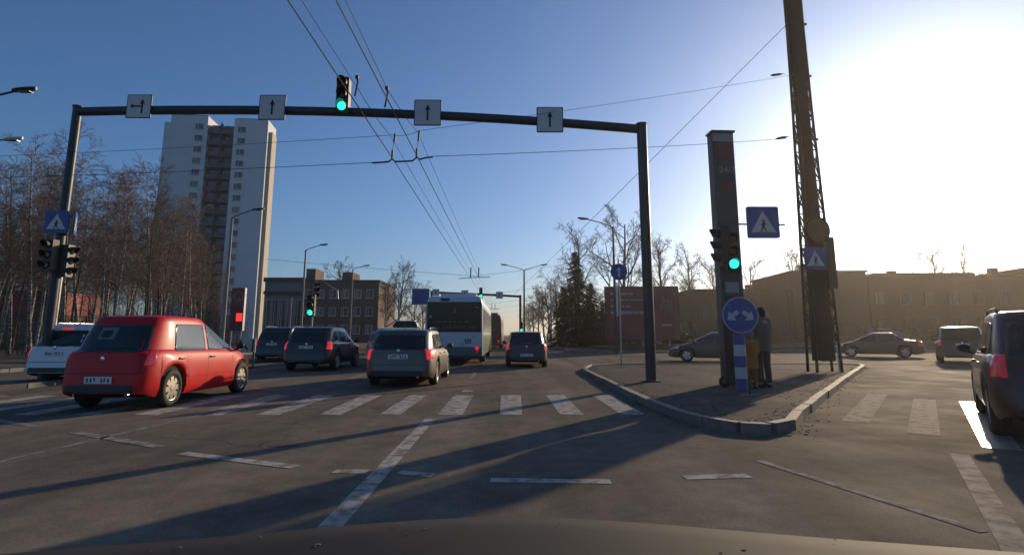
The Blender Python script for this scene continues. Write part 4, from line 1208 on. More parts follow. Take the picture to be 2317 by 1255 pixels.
# ------------------------------------------------------------------ bus
def bus(name, label, loc, yaw, L=12.0, W=2.55, H=3.0, scheme='white'):
    root = empty(name, loc, R(-yaw), label, 'bus', 'buses ahead')
    wm = mat('bus_white', (0.52,0.54,0.58), 0.35, coat=0.4, var=0.05, vscale=1.5)
    gm = mat('bus_green', (0.06,0.13,0.045), 0.35, coat=0.4, var=0.08, vscale=1.5)
    tm = mat('bus_teal', (0.030,0.105,0.125), 0.35, coat=0.4)
    dm = mat('bus_dark_glass', (0.010,0.009,0.010), 0.12, spec=0.3)
    om = mat('bus_red', (0.20,0.03,0.03), 0.4)
    main = wm if scheme == 'white' else om
    # rounded section lofted along the length
    def section(y, k):
        w, zt = W/2*(1-0.04*k), H - 0.10*k
        return roundpoly([(-w,0.32),(w,0.32),(w*0.985,zt-0.35),(w*0.90,zt),(-w*0.90,zt),(-w*0.985,zt-0.35)], 0.16, 4)
    b = MB(); n = None
    st = [(0,1.0),(0.04,0.35),(0.12,0.05),(0.3,0),(L-0.3,0),(L-0.1,0.1),(L,1.0)]
    for y, k in st:
        s = section(y, k); n = len(s); b.v += [(x,y,z) for x,z in s]
    for i in range(len(st)-1):
        for j in range(n): b.f.append((i*n+j, i*n+(j+1)%n, (i+1)*n+(j+1)%n, (i+1)*n+j))
    b.f.append(tuple(range(n))); b.f.append(tuple((len(st)-1)*n+j for j in range(n)))
    b.build('body', main, root, smooth='auto')
    def rp(nm, poly, m, y=-0.012, t=0.015, r=0.05, par=root):
        return MB().prism(roundpoly(poly, r), (0,y,0), EX, EZ, EY, t).build(nm, m, par)
    rwn = rp('rear_window', rect(-1.20,1.20,1.42,2.74), dm, -0.014)
    pn = rp('engine_lid', [(-1.22,0.80),(1.17,0.80),(1.17,1.20),(0.80,1.38),(-1.22,1.38)], main, -0.022, 0.02)
    rp('lower_band', rect(-1.22,1.22,0.40,0.77), tm if scheme == 'white' else om, -0.018)
    rp('bumper', rect(-1.24,1.24,0.28,0.40), M['black'], -0.03, 0.03)
    if scheme == 'white':
        link_mesh('lettering', text_mesh('tlt', 0.34, M['signblack'], bold=0.006), pn, (0.62,-0.026,1.04))
        for (x, z) in ((0.36,0.90),(0.86,1.22)): MB().prism([(x-0.035,z+0.03),(x+0.035,z+0.03),(x,z-0.05)], (0,-0.027,0), EX, EZ, EY, 0.004).build('logo_mark', M['signblack'], pn)
        pr = MB(); rg = random.Random(8)
        for k in range(26): pr.bar((-1.0+k*0.078,-0.018,1.53+rg.uniform(0,.05)), (-1.0+k*0.078+rg.uniform(-.04,.05),-0.018,1.60+rg.uniform(0,.16)), 0.004, 0.02)
        x = -0.75
        while x < 0.7:
            w_ = rg.uniform(0.1,0.3); pr.box((x+w_/2,-0.018,1.86),(w_,0.004,0.03)); x += w_+rg.uniform(.03,.12)
        pr.build('window_print', mat('bus_window_print', (0.16,0.15,0.15), 0.5), rwn)
        MB().box((-1.05,-0.018,2.10),(0.10,0.006,0.12)).build('sticker', M['totemgrey'], rwn)
        MB().box((0.02,-0.02,2.36),(0.04,0.01,0.2)).build('handle', M['totemgrey'], rwn)
        MB().box((1.0,-0.02,2.50),(0.14,0.01,0.03)).build('sticker', M['totemgrey'], rwn)
        rp('route_display', rect(-0.62,-0.22,2.78,2.90), M['black'], -0.02, 0.02, 0.02)
    for sx in (-1, 1):
        for z, w_ in ((0.72, 0.09), (0.58, 0.07)):
            MB().lathe([(0.001,-0.04),(w_,-0.036),(w_,-0.02)], (sx*1.02,0,z), 'Y', 16).build('tail_lamp', M['tail_on'] if (sx > 0 and z > 0.6) else M['tail'], root, smooth=True)
    # sides: window band and green lower panels
    for sx in (-1, 1):
        xx = sx*(W/2 + 0.003)
        for k in range(8):
            y0 = 0.5 + k*1.38
            MB().box((sx*(W/2-0.012), y0+0.62, 1.95), (0.04, 1.26, 1.02)).build('side_window', dm, root)
        MB().box((sx*(W/2-0.004), L/2, 0.86), (0.012, L-0.7, 0.85)).build('side_panel', gm if scheme == 'white' else om, root)
    MB().box((0, 3.2, H+0.12), (1.7, 2.6, 0.26)).build('roof_unit', main, root)
    MB().box((0, 7.4, H+0.10), (1.5, 3.2, 0.20)).build('roof_unit', main, root)
    add_wheels(root, [(sx*1.12, y) for sx in (1,-1) for y in (3.0, 9.2)], 0.48, 0.28, 5, 'rimdark')
    return root
bus('city_bus', 'white and green city bus ahead with dark rear window', (-2.38, 24.6, 0), 0)
bus('city_bus', 'dark red trolleybus further up the road beyond the white bus', (-1.9, 52, 0), 0.6, 12, 2.5, 3.15, 'red')

# ================================================================== TREES
def birch_mat():
    m, nt, b = node_mat('birch_bark')
    N, L = nt.nodes.new, nt.links.new
    tc = N('ShaderNodeTexCoord'); mp = N('ShaderNodeMapping'); mp.inputs['Scale'].default_value = (3, 3, 9)
    L(tc.outputs['Object'], mp.inputs['Vector'])
    n = N('ShaderNodeTexNoise'); n.inputs['Scale'].default_value = 1.4; n.inputs['Detail'].default_value = 5; L(mp.outputs[0], n.inputs['Vector'])
    r = N('ShaderNodeValToRGB'); r.color_ramp.elements[0].position = 0.42; r.color_ramp.elements[0].color = (0.05,0.042,0.036,1)
    r.color_ramp.elements[1].position = 0.56; r.color_ramp.elements[1].color = (0.38,0.34,0.29,1)
    L(n.outputs['Fac'], r.inputs[0]); L(r.outputs[0], b.inputs['Base Color']); b.inputs['Roughness'].default_value = 0.8
    return m
M['birch'] = birch_mat()
M['bark'] = mat('dark_bark', (0.060, 0.048, 0.038), 0.9, var=0.3, vscale=5)
M['twig_b'] = mat('birch_twigs', (0.135, 0.096, 0.074), 0.9, var=0.25, vscale=1.5)
M['twig_g'] = mat('grey_twigs', (0.085, 0.068, 0.052), 0.9, var=0.25, vscale=1.5)

def grow(mb, p, d, length, r, level, rg, spec, twigs):
    """one branch as a tapered tube; children are grown along it"""
    sp = spec[level]
    n = sp['seg']; path = [p.copy()]; dirs = []
    for i in range(n):
        d = (d + Vector((rg.gauss(0,1), rg.gauss(0,1), rg.gauss(0,1)))*sp['wob'] + Vector((0,0,sp['up']))).normalized()
        path.append(path[-1] + d*length/n); dirs.append(d.copy())
    rad = [max(sp['rmin'], r*(1 - (1-sp['tip'])*i/n)) for i in range(n+1)]
    (mb if level == 0 else twigs).tube(path, rad, sp['sides'], caps=False)
    if level + 1 >= len(spec): return
    nx = spec[level+1]; k = nx['n'] if not isinstance(nx['n'], tuple) else rg.randint(*nx['n'])
    for c in range(k):
        t = sp['from'] + (1 - sp['from'])*((c + rg.random())/k)
        f = t*n; i = min(n-1, int(f)); q = path[i].lerp(path[i+1], f-i)
        a = rg.uniform(0, 2*PI) if level else c*2.4 + rg.uniform(-0.5,0.5)
        ax = dirs[i]; ref = Vector((1,0,0)) if abs(ax.x) < 0.8 else Vector((0,1,0))
        u = ax.cross(ref).normalized(); w = ax.cross(u)
        ang = R(rg.uniform(*nx['ang']))
        nd = ax*math.cos(ang) + (u*math.cos(a) + w*math.sin(a))*math.sin(ang)
        ln = nx['len']*(length if nx.get('rel', True) else 1)*(1 - nx['taper']*t)*rg.uniform(0.75,1.2)
        grow(mb, q, nd, ln, max(nx['rmin'], rad[i]*nx['rr']), level+1, rg, spec, twigs)

def tree_meshes(seed, H, r, spec, bark, twig):
    rg = random.Random(seed); t, c = MB(), MB()
    grow(t, Vector((0,0,-0.1)), Vector((rg.uniform(-.05,.05), rg.uniform(-.05,.05), 1)), H, r, 0, rg, spec, c)
    def mk(b, nm, m):
        me = bpy.data.meshes.new(nm); me.from_pydata(b.v, [], b.f); me.materials.append(m); me.shade_smooth(); return me
    return mk(t, 'trunk', bark), mk(c, 'crown', twig)
BIRCH = [dict(seg=10, wob=0.028, up=0.06, tip=0.12, rmin=0.015, sides=7, **{'from':0.30}),
         dict(n=(24,30), ang=(28,55), len=0.24, taper=0.62, rr=0.36, seg=4, wob=0.10, up=0.09, tip=0.3, rmin=0.010, sides=3, **{'from':0.12}),
         dict(n=(7,9), ang=(25,60), len=0.50, taper=0.3, rr=0.5, seg=3, wob=0.14, up=-0.02, tip=0.5, rmin=0.010, sides=3, **{'from':0.15}),
         dict(n=5, ang=(20,55), len=0.58, taper=0.2, rr=0.6, seg=2, wob=0.16, up=-0.10, tip=0.7, rmin=0.0085, sides=3, **{'from':0.2})]
LIME = [dict(seg=7, wob=0.05, up=0.05, tip=0.25, rmin=0.03, sides=8, **{'from':0.22}),
        dict(n=(12,15), ang=(25,62), len=0.50, taper=0.45, rr=0.55, seg=5, wob=0.14, up=0.10, tip=0.3, rmin=0.02, sides=5, **{'from':0.20}),
        dict(n=(6,8), ang=(25,65), len=0.46, taper=0.35, rr=0.5, seg=4, wob=0.17, up=0.05, tip=0.35, rmin=0.016, sides=3, **{'from':0.15}),
        dict(n=(6,7), ang=(25,65), len=0.48, taper=0.3, rr=0.5, seg=3, wob=0.18, up=0.02, tip=0.5, rmin=0.013, sides=3, **{'from':0.15}),
        dict(n=5, ang=(20,60), len=0.52, taper=0.2, rr=0.6, seg=2, wob=0.2, up=0.0, tip=0.6, rmin=0.010, sides=3, **{'from':0.2})]
birches = [tree_meshes(100+k, 15.0, 0.125, BIRCH, M['birch'], M['twig_b']) for k in range(5)]
darkb = [tree_meshes(140+k, 15.0, 0.12, BIRCH, M['bark'], M['twig_b']) for k in range(2)]
limes = [tree_meshes(200+k, 12.0, 0.28, LIME, M['bark'], M['twig_g']) for k in range(4)]

def plant(name, meshes, x, y, h, base_h, label, cat, group, z=0.0, rg=random, sx=1.0):
    o = empty(name, (x, y, z), rg.uniform(0, 2*PI), label, cat, group)
    k = h/base_h; o.scale = (k*sx, k*sx, k)
    link_mesh('trunk', meshes[0], o); link_mesh('crown', meshes[1], o)
    return o
rg = random.Random(21)
GL_ = 'slender bare birch in the grove left of the apartment tower'
spots = []
tries = 0
while len(spots) < 84 and tries < 6000:
    tries += 1
    y = rg.uniform(31, 80) if len(spots) > 14 else rg.uniform(30, 42)
    px = rg.uniform(-20, 508)
    x = (px - 1150)*y/1250
    if x > -19.6 or any((x-a)**2 + (y-b)**2 < 2.2 for a, b, *_ in spots): continue
    top = 0 if px < 250 else (px-250)/260
    h = (12.7 - 4.0*top + rg.uniform(-1.6, 1.2)) * (0.78 + 0.22*y/36) * (0.93 if px < 60 else 1)
    spots.append((x, y, min(h, 22)))
for i, (x, y, h) in enumerate(spots):
    v = birches[i % 5] if i % 4 else darkb[i % 2]
    plant('birch_tree', v, x, y, h, 15.0, GL_, 'tree', 'birches of the grove on the left', rg=rg, sx=rg.uniform(0.8,1.35)).rotation_euler.rotate_axis('X', rg.gauss(0, 0.035))
# understorey: bare brush of the grove that reads as one mass
br_ = MB()
for k in range(1500):
    y = rg.uniform(33, 86); px = rg.uniform(-60, 560); x = (px-1150)*y/1250
    if x > -20: continue
    h = rg.uniform(1.2, 4.6); q = Vector((x, y, 0)); d = Vector((rg.gauss(0,.14), rg.gauss(0,.14), 1)).normalized()
    br_.tube([q, q+d*h*0.5+Vector((rg.gauss(0,.1),0,0)), q+d*h], [0.02,0.014,0.006], 3, caps=False)
    for c in range(5):
        t = rg.uniform(0.25,0.95); s = q + d*h*t; e = Vector((rg.gauss(0,1), rg.gauss(0,1), abs(rg.gauss(0.8,.5)))).normalized()
        br_.tube([s, s+e*h*0.30], [0.009,0.004], 3, caps=False)
o = MB.mesh(br_, 'brushwood', M['twig_b'])
tag(link_mesh('brushwood', o), 'tangled brown brushwood between the birch trunks', 'brushwood', None, 'stuff')

def lime_at(px, y, h, label, z=0.0, sx=1.0, k=None, group='bare trees along the street'):
    return plant('bare_tree', limes[k if k is not None else rg.randrange(4)], (px-1150)*y/1250, y, h, 14.5, label, 'tree', group, z, rg, sx)
lime_at(1312, 76, 16.8, 'bare tree rising just behind the dark fir', sx=0.8, k=0)
lime_at(1408, 68, 17.6, 'tallest bare tree left of the gantry pole above the billboard', 0.35, 0.9, 1)
lime_at(1500, 80, 16.2, 'bare tree just right of the gantry pole', 0.35, 0.85, 2)
lime_at(1568, 84, 15.0, 'bare tree left of the advertising column', 0, 0.9, 3)
lime_at(1620, 88, 14.5, 'bare tree hidden partly behind the advertising column', 0, 0.9, 0)
lime_at(1692, 86, 15.0, 'bare tree right of the advertising column over the brown building', 0, 0.8, 1)
lime_at(1802, 92, 17.0, 'bare tree left of the lattice mast above the brown building', 0, 0.8, 2)
lime_at(1870, 95, 14.6, 'bare treetop right of the lattice mast above the roof', 0, 0.7, 3)
lime_at(2128, 84, 16.0, 'bare tree against the sun at right above the roofs', 0, 0.8, 0)
lime_at(2195, 88, 16.4, 'thin bare tree right of the one against the sun', 0, 0.6, 3)
lime_at(785, 128, 20.6, 'bare tree above the brick block roof', 0, 0.75, 1)
lime_at(905, 104, 15.6, 'bare tree right of the brick block', 0, 0.9, 2)
lime_at(872, 92, 11.5, 'lower bare tree in front of the brick block end', 0, 1.0, 3)
lime_at(938, 96, 11.0, 'bare tree left of the blue direction board', 0, 1.0, 0)
lime_at(826, 100, 10.5, 'bare bushy tree before the brick block', 0, 1.1, 1)
GRP = 'street trees lining the right side further on'
for k, (px, y, h) in enumerate(((1262,92,12.5),(1244,108,13.0),(1230,140,13.2),(1218,148,13.5),(1208,172,13.5),(1200,205,14),(1282,100,12),(1238,126,12.5),(1195,245,14))):
    lime_at(px, y, h, ['nearest','third','fifth','sixth','seventh','eighth','second','fourth','furthest'][k] + ' bare street tree in the receding row right of the double armed lamp', 0, 0.95, k % 4, GRP)
for k, (px, y, h) in enumerate(((960,120,11),(985,150,11.5),(1010,190,12),(1030,240,12.5))):
    lime_at(px, y, h, ['nearest','second','third','furthest'][k] + ' bare street tree in the row behind the bus on the left', 0, 0.95, k % 4, 'street trees lining the left side further on')
for k, (px, y, h) in enumerate(((1340,64,6.2),(1372,66,6.8),(1455,62,6.0),(1530,64,6.2),(1300,70,6.5))):
    lime_at(px, y, h, 'low bare bushy tree on the bank, ' + ['second','third','fourth','rightmost','leftmost'][k] + ' of five from the fir to the billboard', 0.3, 1.5, k % 4, 'low trees behind the billboard')

# fir: whorls of drooping sprays made of many short needle blades
M['needle'] = mat('fir_needles', (0.020, 0.030, 0.016), 0.85, var=0.35, vscale=3)
def fir_meshes(seed, H):
    g = random.Random(seed); t = MB().tube([(0,0,0),(0,0,H*0.5),(0,0,H)], [0.17,0.10,0.02], 7); c = MB()
    z = 0.9
    while z < H:
        f = z/H; Rr = (1-f)**0.8*H*0.27 + 0.12
        for k in range(int(7 + 6*(1-f))):
            a = g.uniform(0,2*PI); rr = Rr*g.uniform(0.6,1.15)
            n = max(3, int(rr/0.16)); s = Vector((0,0,z + g.uniform(-.1,.1)))
            dr = Vector((math.cos(a), math.sin(a), 0))
            for i in range(n):
                q = s + dr*rr*(i+0.7)/n + Vector((0,0,0.10*rr - 0.42*rr*((i+1)/n)**1.6))
                for b in range(7):
                    e = (dr*g.uniform(-.2,.9) + Vector((g.gauss(0,.8), g.gauss(0,.8), g.uniform(-.7,.25)))).normalized()
                    u = e.cross(Vector((g.gauss(0,1),g.gauss(0,1),g.gauss(0,1)))).normalized()*0.055
                    ln = g.uniform(0.16,0.34)
                    c.add([q-u, q+u, q+e*ln], [(0,1,2)])
        z += 0.26 + 0.05*g.random()
    def mk(b, nm, m): me = bpy.data.meshes.new(nm); me.from_pydata(b.v, [], b.f); me.materials.append(m); return me
    return mk(t, 'trunk', M['bark']), mk(c, 'crown', M['needle'])
firs = fir_meshes(5, 10.0)
def fir_at(px, y, h, label, sx=1.0):
    return plant('fir_tree', firs, (px-1150)*y/1250, y, h, 10.0, label, 'tree', 'dark firs right of the street', 0, rg, sx)
fir_at(1302, 58, 10.0, 'tall dark fir between the street lamp and the double armed lamp', 1.1)
fir_at(1336, 57, 6.6, 'lower dark fir right of the tall fir', 1.3)
fir_at(1275, 62, 6.6, 'lower dark fir left of the tall fir', 1.2)
fir_at(1362, 54, 4.6, 'low dark fir left of the billboard', 1.6)
# hedge mass along the right side
hd_ = MB()
for k in range(9000):
    y = rg.uniform(47, 64); x = rg.uniform(7.9, 16.5) if rg.random() < 0.85 else rg.uniform(7.9, 60)
    zz_ = rg.uniform(0.2, 1.0)*rg.uniform(0.6,2.6) + 0.3
    e = Vector((rg.gauss(0,1), rg.gauss(0,1), rg.gauss(0.6,1))).normalized(); u = e.cross(Vector((rg.gauss(0,1), rg.gauss(0,1), rg.gauss(0,1)))).normalized()*0.03
    q = Vector((x, y, zz_)); hd_.add([q-u, q+u, q+e*rg.uniform(.3,.8)], [(0,1,2)])
tag(link_mesh('undergrowth', hd_.mesh('undergrowth', mat('undergrowth', (0.048,0.045,0.026), 0.9, var=0.4, vscale=1))), 'dark low undergrowth on the bank behind the crossing street', 'undergrowth', None, 'stuff')

# ================================================================== WIRES
M['wire'] = mat('wire', (0.02, 0.02, 0.022), 0.5, 0.4)
def cable(pts, r, label, sag=0.0, n=10, group=None, name='trolley_wire', cat='wire'):
    pts = [Vector(p) for p in pts]; path = [pts[0]]
    for a, b in zip(pts[:-1], pts[1:]):
        for i in range(1, n+1):
            t = i/n; q = a.lerp(b, t); q.z -= sag*4*t*(1-t); path.append(q)
    o = MB().tube(path, r, 5).build(name, M['wire'], None)
    return tag(o, label, cat, group)
g_ = 'trolley wires over the bus lane'
cable([(-2.86,-3,5.62),(-2.83,13,5.55),(-2.9,42,5.6),(-2.7,90,5.6),(-2.5,160,5.6),(-2.3,260,5.6)], 0.011, 'left of the two lower trolley contact wires', 0.03, 8, g_)
cable([(-2.24,-3,5.62),(-2.22,13,5.58),(-2.25,42,5.6),(-2.1,90,5.6),(-1.9,160,5.6),(-1.7,260,5.6)], 0.011, 'right of the two lower trolley contact wires', 0.03, 8, g_)
cable([(-3.45,-3,6.75),(-3.35,11.5,6.7),(-2.95,13.1,6.2),(-2.92,42,6.15),(-2.7,90,6.2),(-2.5,200,6.2)], 0.007, 'left of the two thin upper carrier wires', 0.05, 8, 'carrier wires over the bus lane')
cable([(-2.55,-3,6.85),(-2.66,11.4,6.62),(-2.25,13.1,6.25),(-2.25,42,6.15),(-2.1,90,6.2),(-1.9,200,6.2)], 0.007, 'right of the two thin upper carrier wires', 0.05, 8, 'carrier wires over the bus lane')
cable([(10.2,18.4,8.1),(-1.85,13.05,5.62)], 0.008, 'lower span wire from the lattice mast to the wire bridge', 0.06, 12, 'span wires across the road')
cable([(-3.3,13.05,5.46),(-18.4,17.2,6.2)], 0.008, 'lower span wire running left from the wire bridge', 0.05, 12, 'span wires across the road')
cable([(10.2,18.4,10.45),(-2.2,13.1,6.30),(-2.9,13.1,6.18),(-18.4,17.2,6.9)], 0.006, 'upper span wire from the lattice mast across the road', 0.06, 12, 'span wires across the road')
cable([(10.15,18.3,12.45),(3.7,21.5,6.2),(0.6,60,5.6)], 0.010, 'steep stay wire descending left from the top of the lattice mast', 0.0, 12, 'span wires across the road')
wb_ = empty('wire_bridge', (-2.55, 13.05, 5.5), 0, 'black insulator bridge joining the trolley wires beyond the gantry', 'wire hanger', 'wire hangers')
MB().tube([(-0.78,0,-0.05),(-0.58,0,-0.04),(-0.38,0,-0.02),(-0.30,0,0.05),(-0.22,0,-0.02),(0.2,0,0.0),(0.30,0,0.09),(0.38,0,0.04),(0.55,0,0.09),(0.70,0,0.10)], 0.022, 8).build('crossbar', M['wire'], wb_, smooth=True)
for x, z0, zt in ((-0.30,0.05,0.70),(0.30,0.09,0.78)):
    MB().tube([(x,0,z0),(x,0,z0+0.22)], 0.028, 8).build('insulator', M['wire'], wb_)
    MB().tube([(x,0,z0+0.22),(x+0.03,0,z0+0.42)], 0.010, 6).build('link', M['signwhite'], wb_)
    MB().tube([(x+0.03,0,z0+0.42),(x+0.05,0,zt)], 0.026, 8).build('insulator', M['wire'], wb_)
for x, y, z, lb in ((-2.66,11.4,6.4,'small wire clamp above the gantry right of the overhead signal'), (-3.35,11.5,6.7,'small wire clamp right on top of the overhead signal')):
    h_ = empty('wire_clamp', (x,y,z), 0, lb, 'wire hanger', 'wire hangers')
    MB().tube([(0.0,0,0.22),(0.02,0,0.1),(-0.03,0,-0.22)], 0.02, 6).build('rod', M['wire'], h_); MB().box((0,0,0.22),(0.07,0.05,0.07)).build('clamp', M['wire'], h_)
for y, s in ((42,1.0),(95,1.0)):
    h_ = empty('wire_bridge', (-2.58,y,5.62), 0, 'distant wire hanger above the bus roof' if y < 60 else 'furthest wire hanger beyond the bus', 'wire hanger', 'wire hangers')
    MB().tube([(-1.2,0,-0.1),(0,0,0),(1.2,0,0.02)], 0.03, 6).build('crossbar', M['wire'], h_)
    for x in (-0.3, 0.3): MB().tube([(x,0,0),(x+0.03,0,0.75)], 0.045, 6).build('insulator', M['wire'], h_)
for k, y in enumerate((42, 62, 80, 95, 120, 150)):
    cable([(-18.5,y,7.0),(-2.6,y,5.72),(5.4,y+2,7.0)], 0.012, ['span wire at the first hanger beyond the bus roof','second distant span wire','third distant span wire','fourth distant span wire','fifth distant span wire','furthest span wire'][k] + ' over the main road', 0.05, 6, 'distant span wires')
for (a, lb) in (((-0.55,0,0),'insulator on the upper span wire beside lattice mast'), ((-0.55,0,0),'insulator on the lower span wire beside lattice mast')):
    z = 10.28 if 'upper' in lb else 7.98
    h_ = empty('wire_insulator', (9.35, 18.03, z-0.03), R(22), lb, 'insulator', 'wire hangers')
    MB().tube([(-0.28,0,-0.08),(-0.14,0,-0.04),(0.14,0,0.04),(0.28,0,0.08)], [0.015,0.045,0.045,0.015], 8).build('body', M['wire'], h_)
    MB().tube([(0.28,0,0.08),(0.40,0,0.11)], 0.012, 6).build('link', M['galv'], h_)

# ================================================================== PEOPLE
M['skin'] = mat('skin', (0.42, 0.24, 0.17), 0.55)
M['hair'] = mat('dark_hair', (0.025, 0.017, 0.012), 0.7)
def remesh(o, v=0.016, it=6):
    m = o.modifiers.new('fuse', 'REMESH'); m.mode = 'VOXEL'; m.voxel_size = v; m.use_smooth_shade = True
    s = o.modifiers.new('soft', 'SMOOTH'); s.iterations = it; s.factor = 0.5
    return o
def person(loc, rz, label, h, top, legs, cap, coat_long=False, turn=0.0, arm_fwd=(0.15, 0.25), hood=False, group='people waiting on the island'):
    """standing figure facing -Y, built at 1.75 m and scaled"""
    r = empty('person', loc, rz, label, 'person', group); k = h/1.75; r.scale = (k,k,k)
    hip, kn, an = 0.92, 0.50, 0.08
    def legpts(s): return [(s*0.09,0.0,hip), (s*0.105,-0.015,kn), (s*0.11,0.02,an)]
    def armpts(s, f): return [(s*0.185,0,1.42), (s*0.245,0.03-f*0.3,1.15), (s*0.225,-0.06-f*0.6,0.93)]
    b = MB()
    b.ball((0,0,1.62),(0.078,0.098,0.115),14,10); b.ball((0,-0.03,1.575),(0.06,0.075,0.075),12,8)
    b.ball((0,-0.105,1.605),(0.016,0.022,0.024),8,6)                       # nose
    for s in (-1,1):
        b.ball((s*0.08,0.005,1.61),(0.014,0.024,0.032),8,6)                # ears
        b.tube(legpts(s),[0.088,0.058,0.042],10); b.ball((s*0.09,0,hip),(0.10,0.10,0.12))
        f = arm_fwd[0 if s < 0 else 1]
        a = armpts(s,f); b.tube(a,[0.052,0.042,0.030],10); b.ball(a[0],0.062)
        hp = Vector(a[2]); b.ball((hp.x, hp.y-0.02, hp.z-0.05),(0.022,0.034,0.050),10,8)
        for q in range(4): b.tube([(hp.x, hp.y-0.045+q*0.019, hp.z-0.08),(hp.x-s*0.006, hp.y-0.052+q*0.019, hp.z-0.125),(hp.x-s*0.022, hp.y-0.05+q*0.018, hp.z-0.158+abs(q-1.4)*0.008)],[0.010,0.0095,0.008],6)
        b.tube([(hp.x-s*0.012,hp.y-0.045,hp.z-0.035),(hp.x-s*0.02,hp.y-0.075,hp.z-0.07),(hp.x-s*0.024,hp.y-0.08,hp.z-0.10)],[0.012,0.011,0.009],6)
        b.ball((s*0.11,-0.05,0.045),(0.045,0.125,0.045))
    b.tube([(0,0.01,0.88),(0,0.005,1.05),(0,0,1.25),(0,0.005,1.42),(0,0.0,1.50),(0,-0.005,1.58)],[0.15,0.14,0.155,0.13,0.058,0.052],14)
    remesh(b.build('body', M['skin'], r), 0.013, 3)
    j = MB()
    zb = 0.62 if coat_long else 0.80
    prof = [(zb-0.02,0.205,0.16),(0.88,0.20,0.155),(1.0,0.188,0.148),(1.15,0.195,0.150),(1.30,0.208,0.150),(1.40,0.19,0.128),(1.46,0.12,0.095),(1.49,0.07,0.07)]
    for z, w, d in prof:
        for q in range(20): j.v.append((w*math.cos(q*PI/10), 0.005 + d*math.sin(q*PI/10), z))
    for i in range(len(prof)-1):
        for q in range(20): j.f.append((i*20+q, i*20+(q+1)%20, (i+1)*20+(q+1)%20, (i+1)*20+q))
    j.f.append(tuple(range(20))); j.f.append(tuple((len(prof)-1)*20+q for q in range(20)))
    for s in (-1,1):
        f = arm_fwd[0 if s < 0 else 1]; a = armpts(s,f); a = [Vector(a[0]),Vector(a[1]),Vector(a[2])]
        j.tube(a,[0.078,0.066,0.056],12); j.ball(a[0],0.082)
    j.lathe([(0.075,1.46),(0.085,1.53),(0.07,1.53),(0.062,1.46)],(0,0.005,0),'Z',18)
    remesh(j.build('jacket', top, r), 0.016, 4)
    t = MB()
    t.ball((0,0.0,0.93),(0.165,0.135,0.13))
    for s in (-1,1): t.tube(legpts(s)[:2]+[(s*0.11,0.015,0.10)],[0.105,0.076,0.066],12)
    remesh(t.build('trousers', legs, r), 0.016, 4)
    for s in (-1,1):
        sh = MB().ball((s*0.11,-0.055,0.045),(0.052,0.14,0.05)); sh.box((s*0.11,-0.05,0.012),(0.095,0.27,0.024))
        sh.build('shoe', M['black'], r, smooth='auto')
    hm = MB()
    if hood: hm.ball((0,0.02,1.63),(0.115,0.125,0.145),16,10)
    else:
        hm.ball((0,0.012,1.665),(0.090,0.108,0.092),16,10); hm.ball((0,0.05,1.60),(0.080,0.07,0.09),14,8)
    hm.build('hood' if hood else 'hat', cap, r, smooth=True)
    for s in (-1,1): MB().ball((s*0.032,-0.094,1.63),(0.012,0.008,0.008),8,6).build('eye', M['black'], r)
    MB().ball((0,-0.101,1.555),(0.024,0.008,0.006),8,6).build('mouth', mat('lips',(0.25,0.09,0.08),0.5), r)
    return r
coatg = mat('grey_brown_jacket', (0.11,0.092,0.080), 0.85, var=0.15, vscale=8)
coatd = mat('dark_jacket', (0.035,0.033,0.034), 0.85, var=0.15, vscale=8)
trd = mat('dark_trousers', (0.040,0.032,0.028), 0.9, var=0.15, vscale=8)
orange = mat('orange_coat', (0.42,0.15,0.018), 0.8, var=0.12, vscale=6)
person((5.93,13.05,iz), R(200), 'adult in grey brown jacket and dark trousers right of striped bollard', 1.84, coatg, trd, M['hair'], arm_fwd=(0.1,0.35))
person((5.86,13.75,iz), R(170), 'adult in dark jacket half hidden behind the one in grey brown', 1.86, coatd, trd, M['hair'], arm_fwd=(0.1,0.1))
person((5.50,12.72,iz), R(185), 'child in long orange coat and grey hat beside striped bollard', 1.30, orange, mat('ochre_trousers',(0.20,0.10,0.03),0.9), mat('grey_hat',(0.20,0.18,0.16),0.9), coat_long=True, hood=True)
# kick scooter
ks = empty('kick_scooter', (5.42,13.0,iz), R(70), 'small dark kick scooter whose wheel shows left of striped bollard', 'scooter')
MB().box((0,0,0.11),(0.12,0.62,0.03)).build('deck', M['black'], ks)
MB().tube([(0,0.33,0.12),(0,0.42,0.45),(0,0.46,0.82)],0.018,8).build('stem', M['steel'], ks, smooth=True)
MB().tube([(-0.2,0.46,0.82),(0.2,0.46,0.82)],0.016,8).build('handlebar', M['black'], ks)
for y in (-0.36, 0.42):
    MB().lathe([(0.05,-0.025),(0.11,-0.028),(0.125,-0.012),(0.125,0.012),(0.11,0.028),(0.05,0.025)],(0,y,0.125),'X',24).build('wheel', M['tyre'], ks, smooth=True)

# ================================================================== BONNET OF THE CAMERA CAR
bon = MB(); nx_, ny_ = 40, 22
for j in range(ny_+1):
    t = j/ny_; y = 0.42 + 1.55*t
    for i in range(nx_+1):
        x = -1.0 + 2.0*i/nx_
        z = 1.030 - 0.02*(y-0.42) - 0.55*max(0,y-0.90)**1.10 - 0.025*x*x - 0.34*max(0,abs(x)-0.78)**1.3 + 0.008*math.cos(x*7)*(1-t)
        bon.v.append((x, y - 0.20*x*x, z))
for j in range(ny_):
    for i in range(nx_): bon.f.append((j*(nx_+1)+i, j*(nx_+1)+i+1, (j+1)*(nx_+1)+i+1, (j+1)*(nx_+1)+i))
M['bonnet'] = mat('bonnet_dusty_grey', (0.020,0.019,0.0185), 0.8, spec=0.2, var=0.25, vscale=6)
cb = empty('car_bonnet', (0,0.4,0), 0, 'dusty dark grey bonnet of the observing car along the lower edge', 'bonnet')
bo = bon.build('bonnet', M['bonnet'], None, smooth=True); bo.parent = cb; bo.location = (0,-0.4,0)
sd = MB()
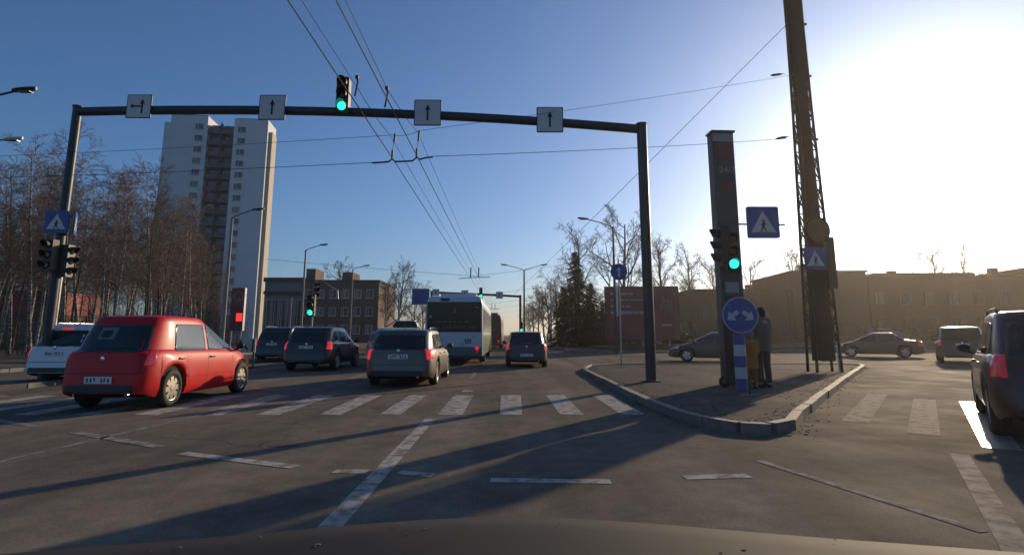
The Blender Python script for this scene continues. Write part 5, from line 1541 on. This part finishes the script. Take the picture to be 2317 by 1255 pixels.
for s in (-1,1): sd.box((s*0.86,0.55,0.42),(0.10,1.1,0.55))
sd.box((0,1.15,0.38),(1.6,0.12,0.42))
sd.build('front_apron', M['black'], cb)
add_wheels(cb, [(0.74,0.62),(-0.74,0.62)], 0.31, 0.2, 5)
fl = MB(); g = random.Random(4)
for k in range(90):
    x, y = g.uniform(-0.9,0.9), g.uniform(0.55,0.9); z = 1.030 - 0.02*(y-0.42) - 0.025*x*x - 0.34*max(0,abs(x)-0.78)**1.3 + 0.008*math.cos(x*7)*(1-(y-0.42)/1.55)
    s = g.uniform(0.0008,0.003); fl.box((x, y-0.20*x*x-0.4, z+0.001),(s*g.uniform(1,3),s,0.001))
tag(fl.build('dust_specks', mat('dust', (0.16,0.14,0.13), 0.9), cb), kind='stuff')

# grit and leaf litter gathered along the kerbs
gt = MB(); g = random.Random(77)
ring = isl + [isl[0]]
for k in range(1600):
    q = g.randrange(len(ring)-1); a, b = Vector(ring[q]), Vector(ring[q+1]); p_ = a.lerp(b, g.random()); d = (b-a).normalized(); n_ = Vector((d.y, -d.x))
    off = abs(g.gauss(0, 0.16)) + 0.09; sd_ = 1 if g.random() < 0.6 else -1
    p_ = p_ - n_*off*sd_
    z_ = 0.108 if sd_ > 0 else 0.004
    w_ = g.uniform(0.006, 0.028)
    gt.box((p_.x, p_.y, z_+w_*0.2), (w_*g.uniform(.6,1.6), w_, w_*0.4), Matrix.Rotation(g.uniform(0,3), 3, 'Z'))
for k in range(500):
    x, y = g.uniform(3.0, 9.5), g.uniform(8.5, 21)
    if x > 4.0 + (y-8.5)*0.70 or x < 2.9: continue
    w_ = g.uniform(0.006, 0.03); gt.box((x, y, 0.108+w_*0.15), (w_*g.uniform(.6,1.8), w_, w_*0.3), Matrix.Rotation(g.uniform(0,3), 3, 'Z'))
tag(gt.build('grit', mat('grit', (0.19,0.16,0.12), 0.9, var=0.4, vscale=20)), 'grit and leaf litter along the island kerb', 'grit', None, 'stuff')

# ================================================================== ADDED GLARE VEIL
hz = MB().box((0,1220,25.5),(1810,2580,53)).build('haze', mat('haze_tmp',(1,1,1)))  # scattering volume added to imitate glare from a dusty windscreen
hm_ = bpy.data.materials.new('haze_veil'); hm_.use_nodes = True
nt = hm_.node_tree; nt.nodes.clear()
ho_ = nt.nodes.new('ShaderNodeOutputMaterial'); pv = nt.nodes.new('ShaderNodeVolumePrincipled')
pv.inputs['Color'].default_value = (0.96, 0.88, 0.76, 1); pv.inputs['Density'].default_value = 0.00045; pv.inputs['Anisotropy'].default_value = 0.72
nt.links.new(pv.outputs[0], ho_.inputs['Volume'])
hz.data.materials.clear(); hz.data.materials.append(hm_)
tag(hz, 'thin golden haze added for the veiling glare of the low sun', 'haze', None, 'stuff')
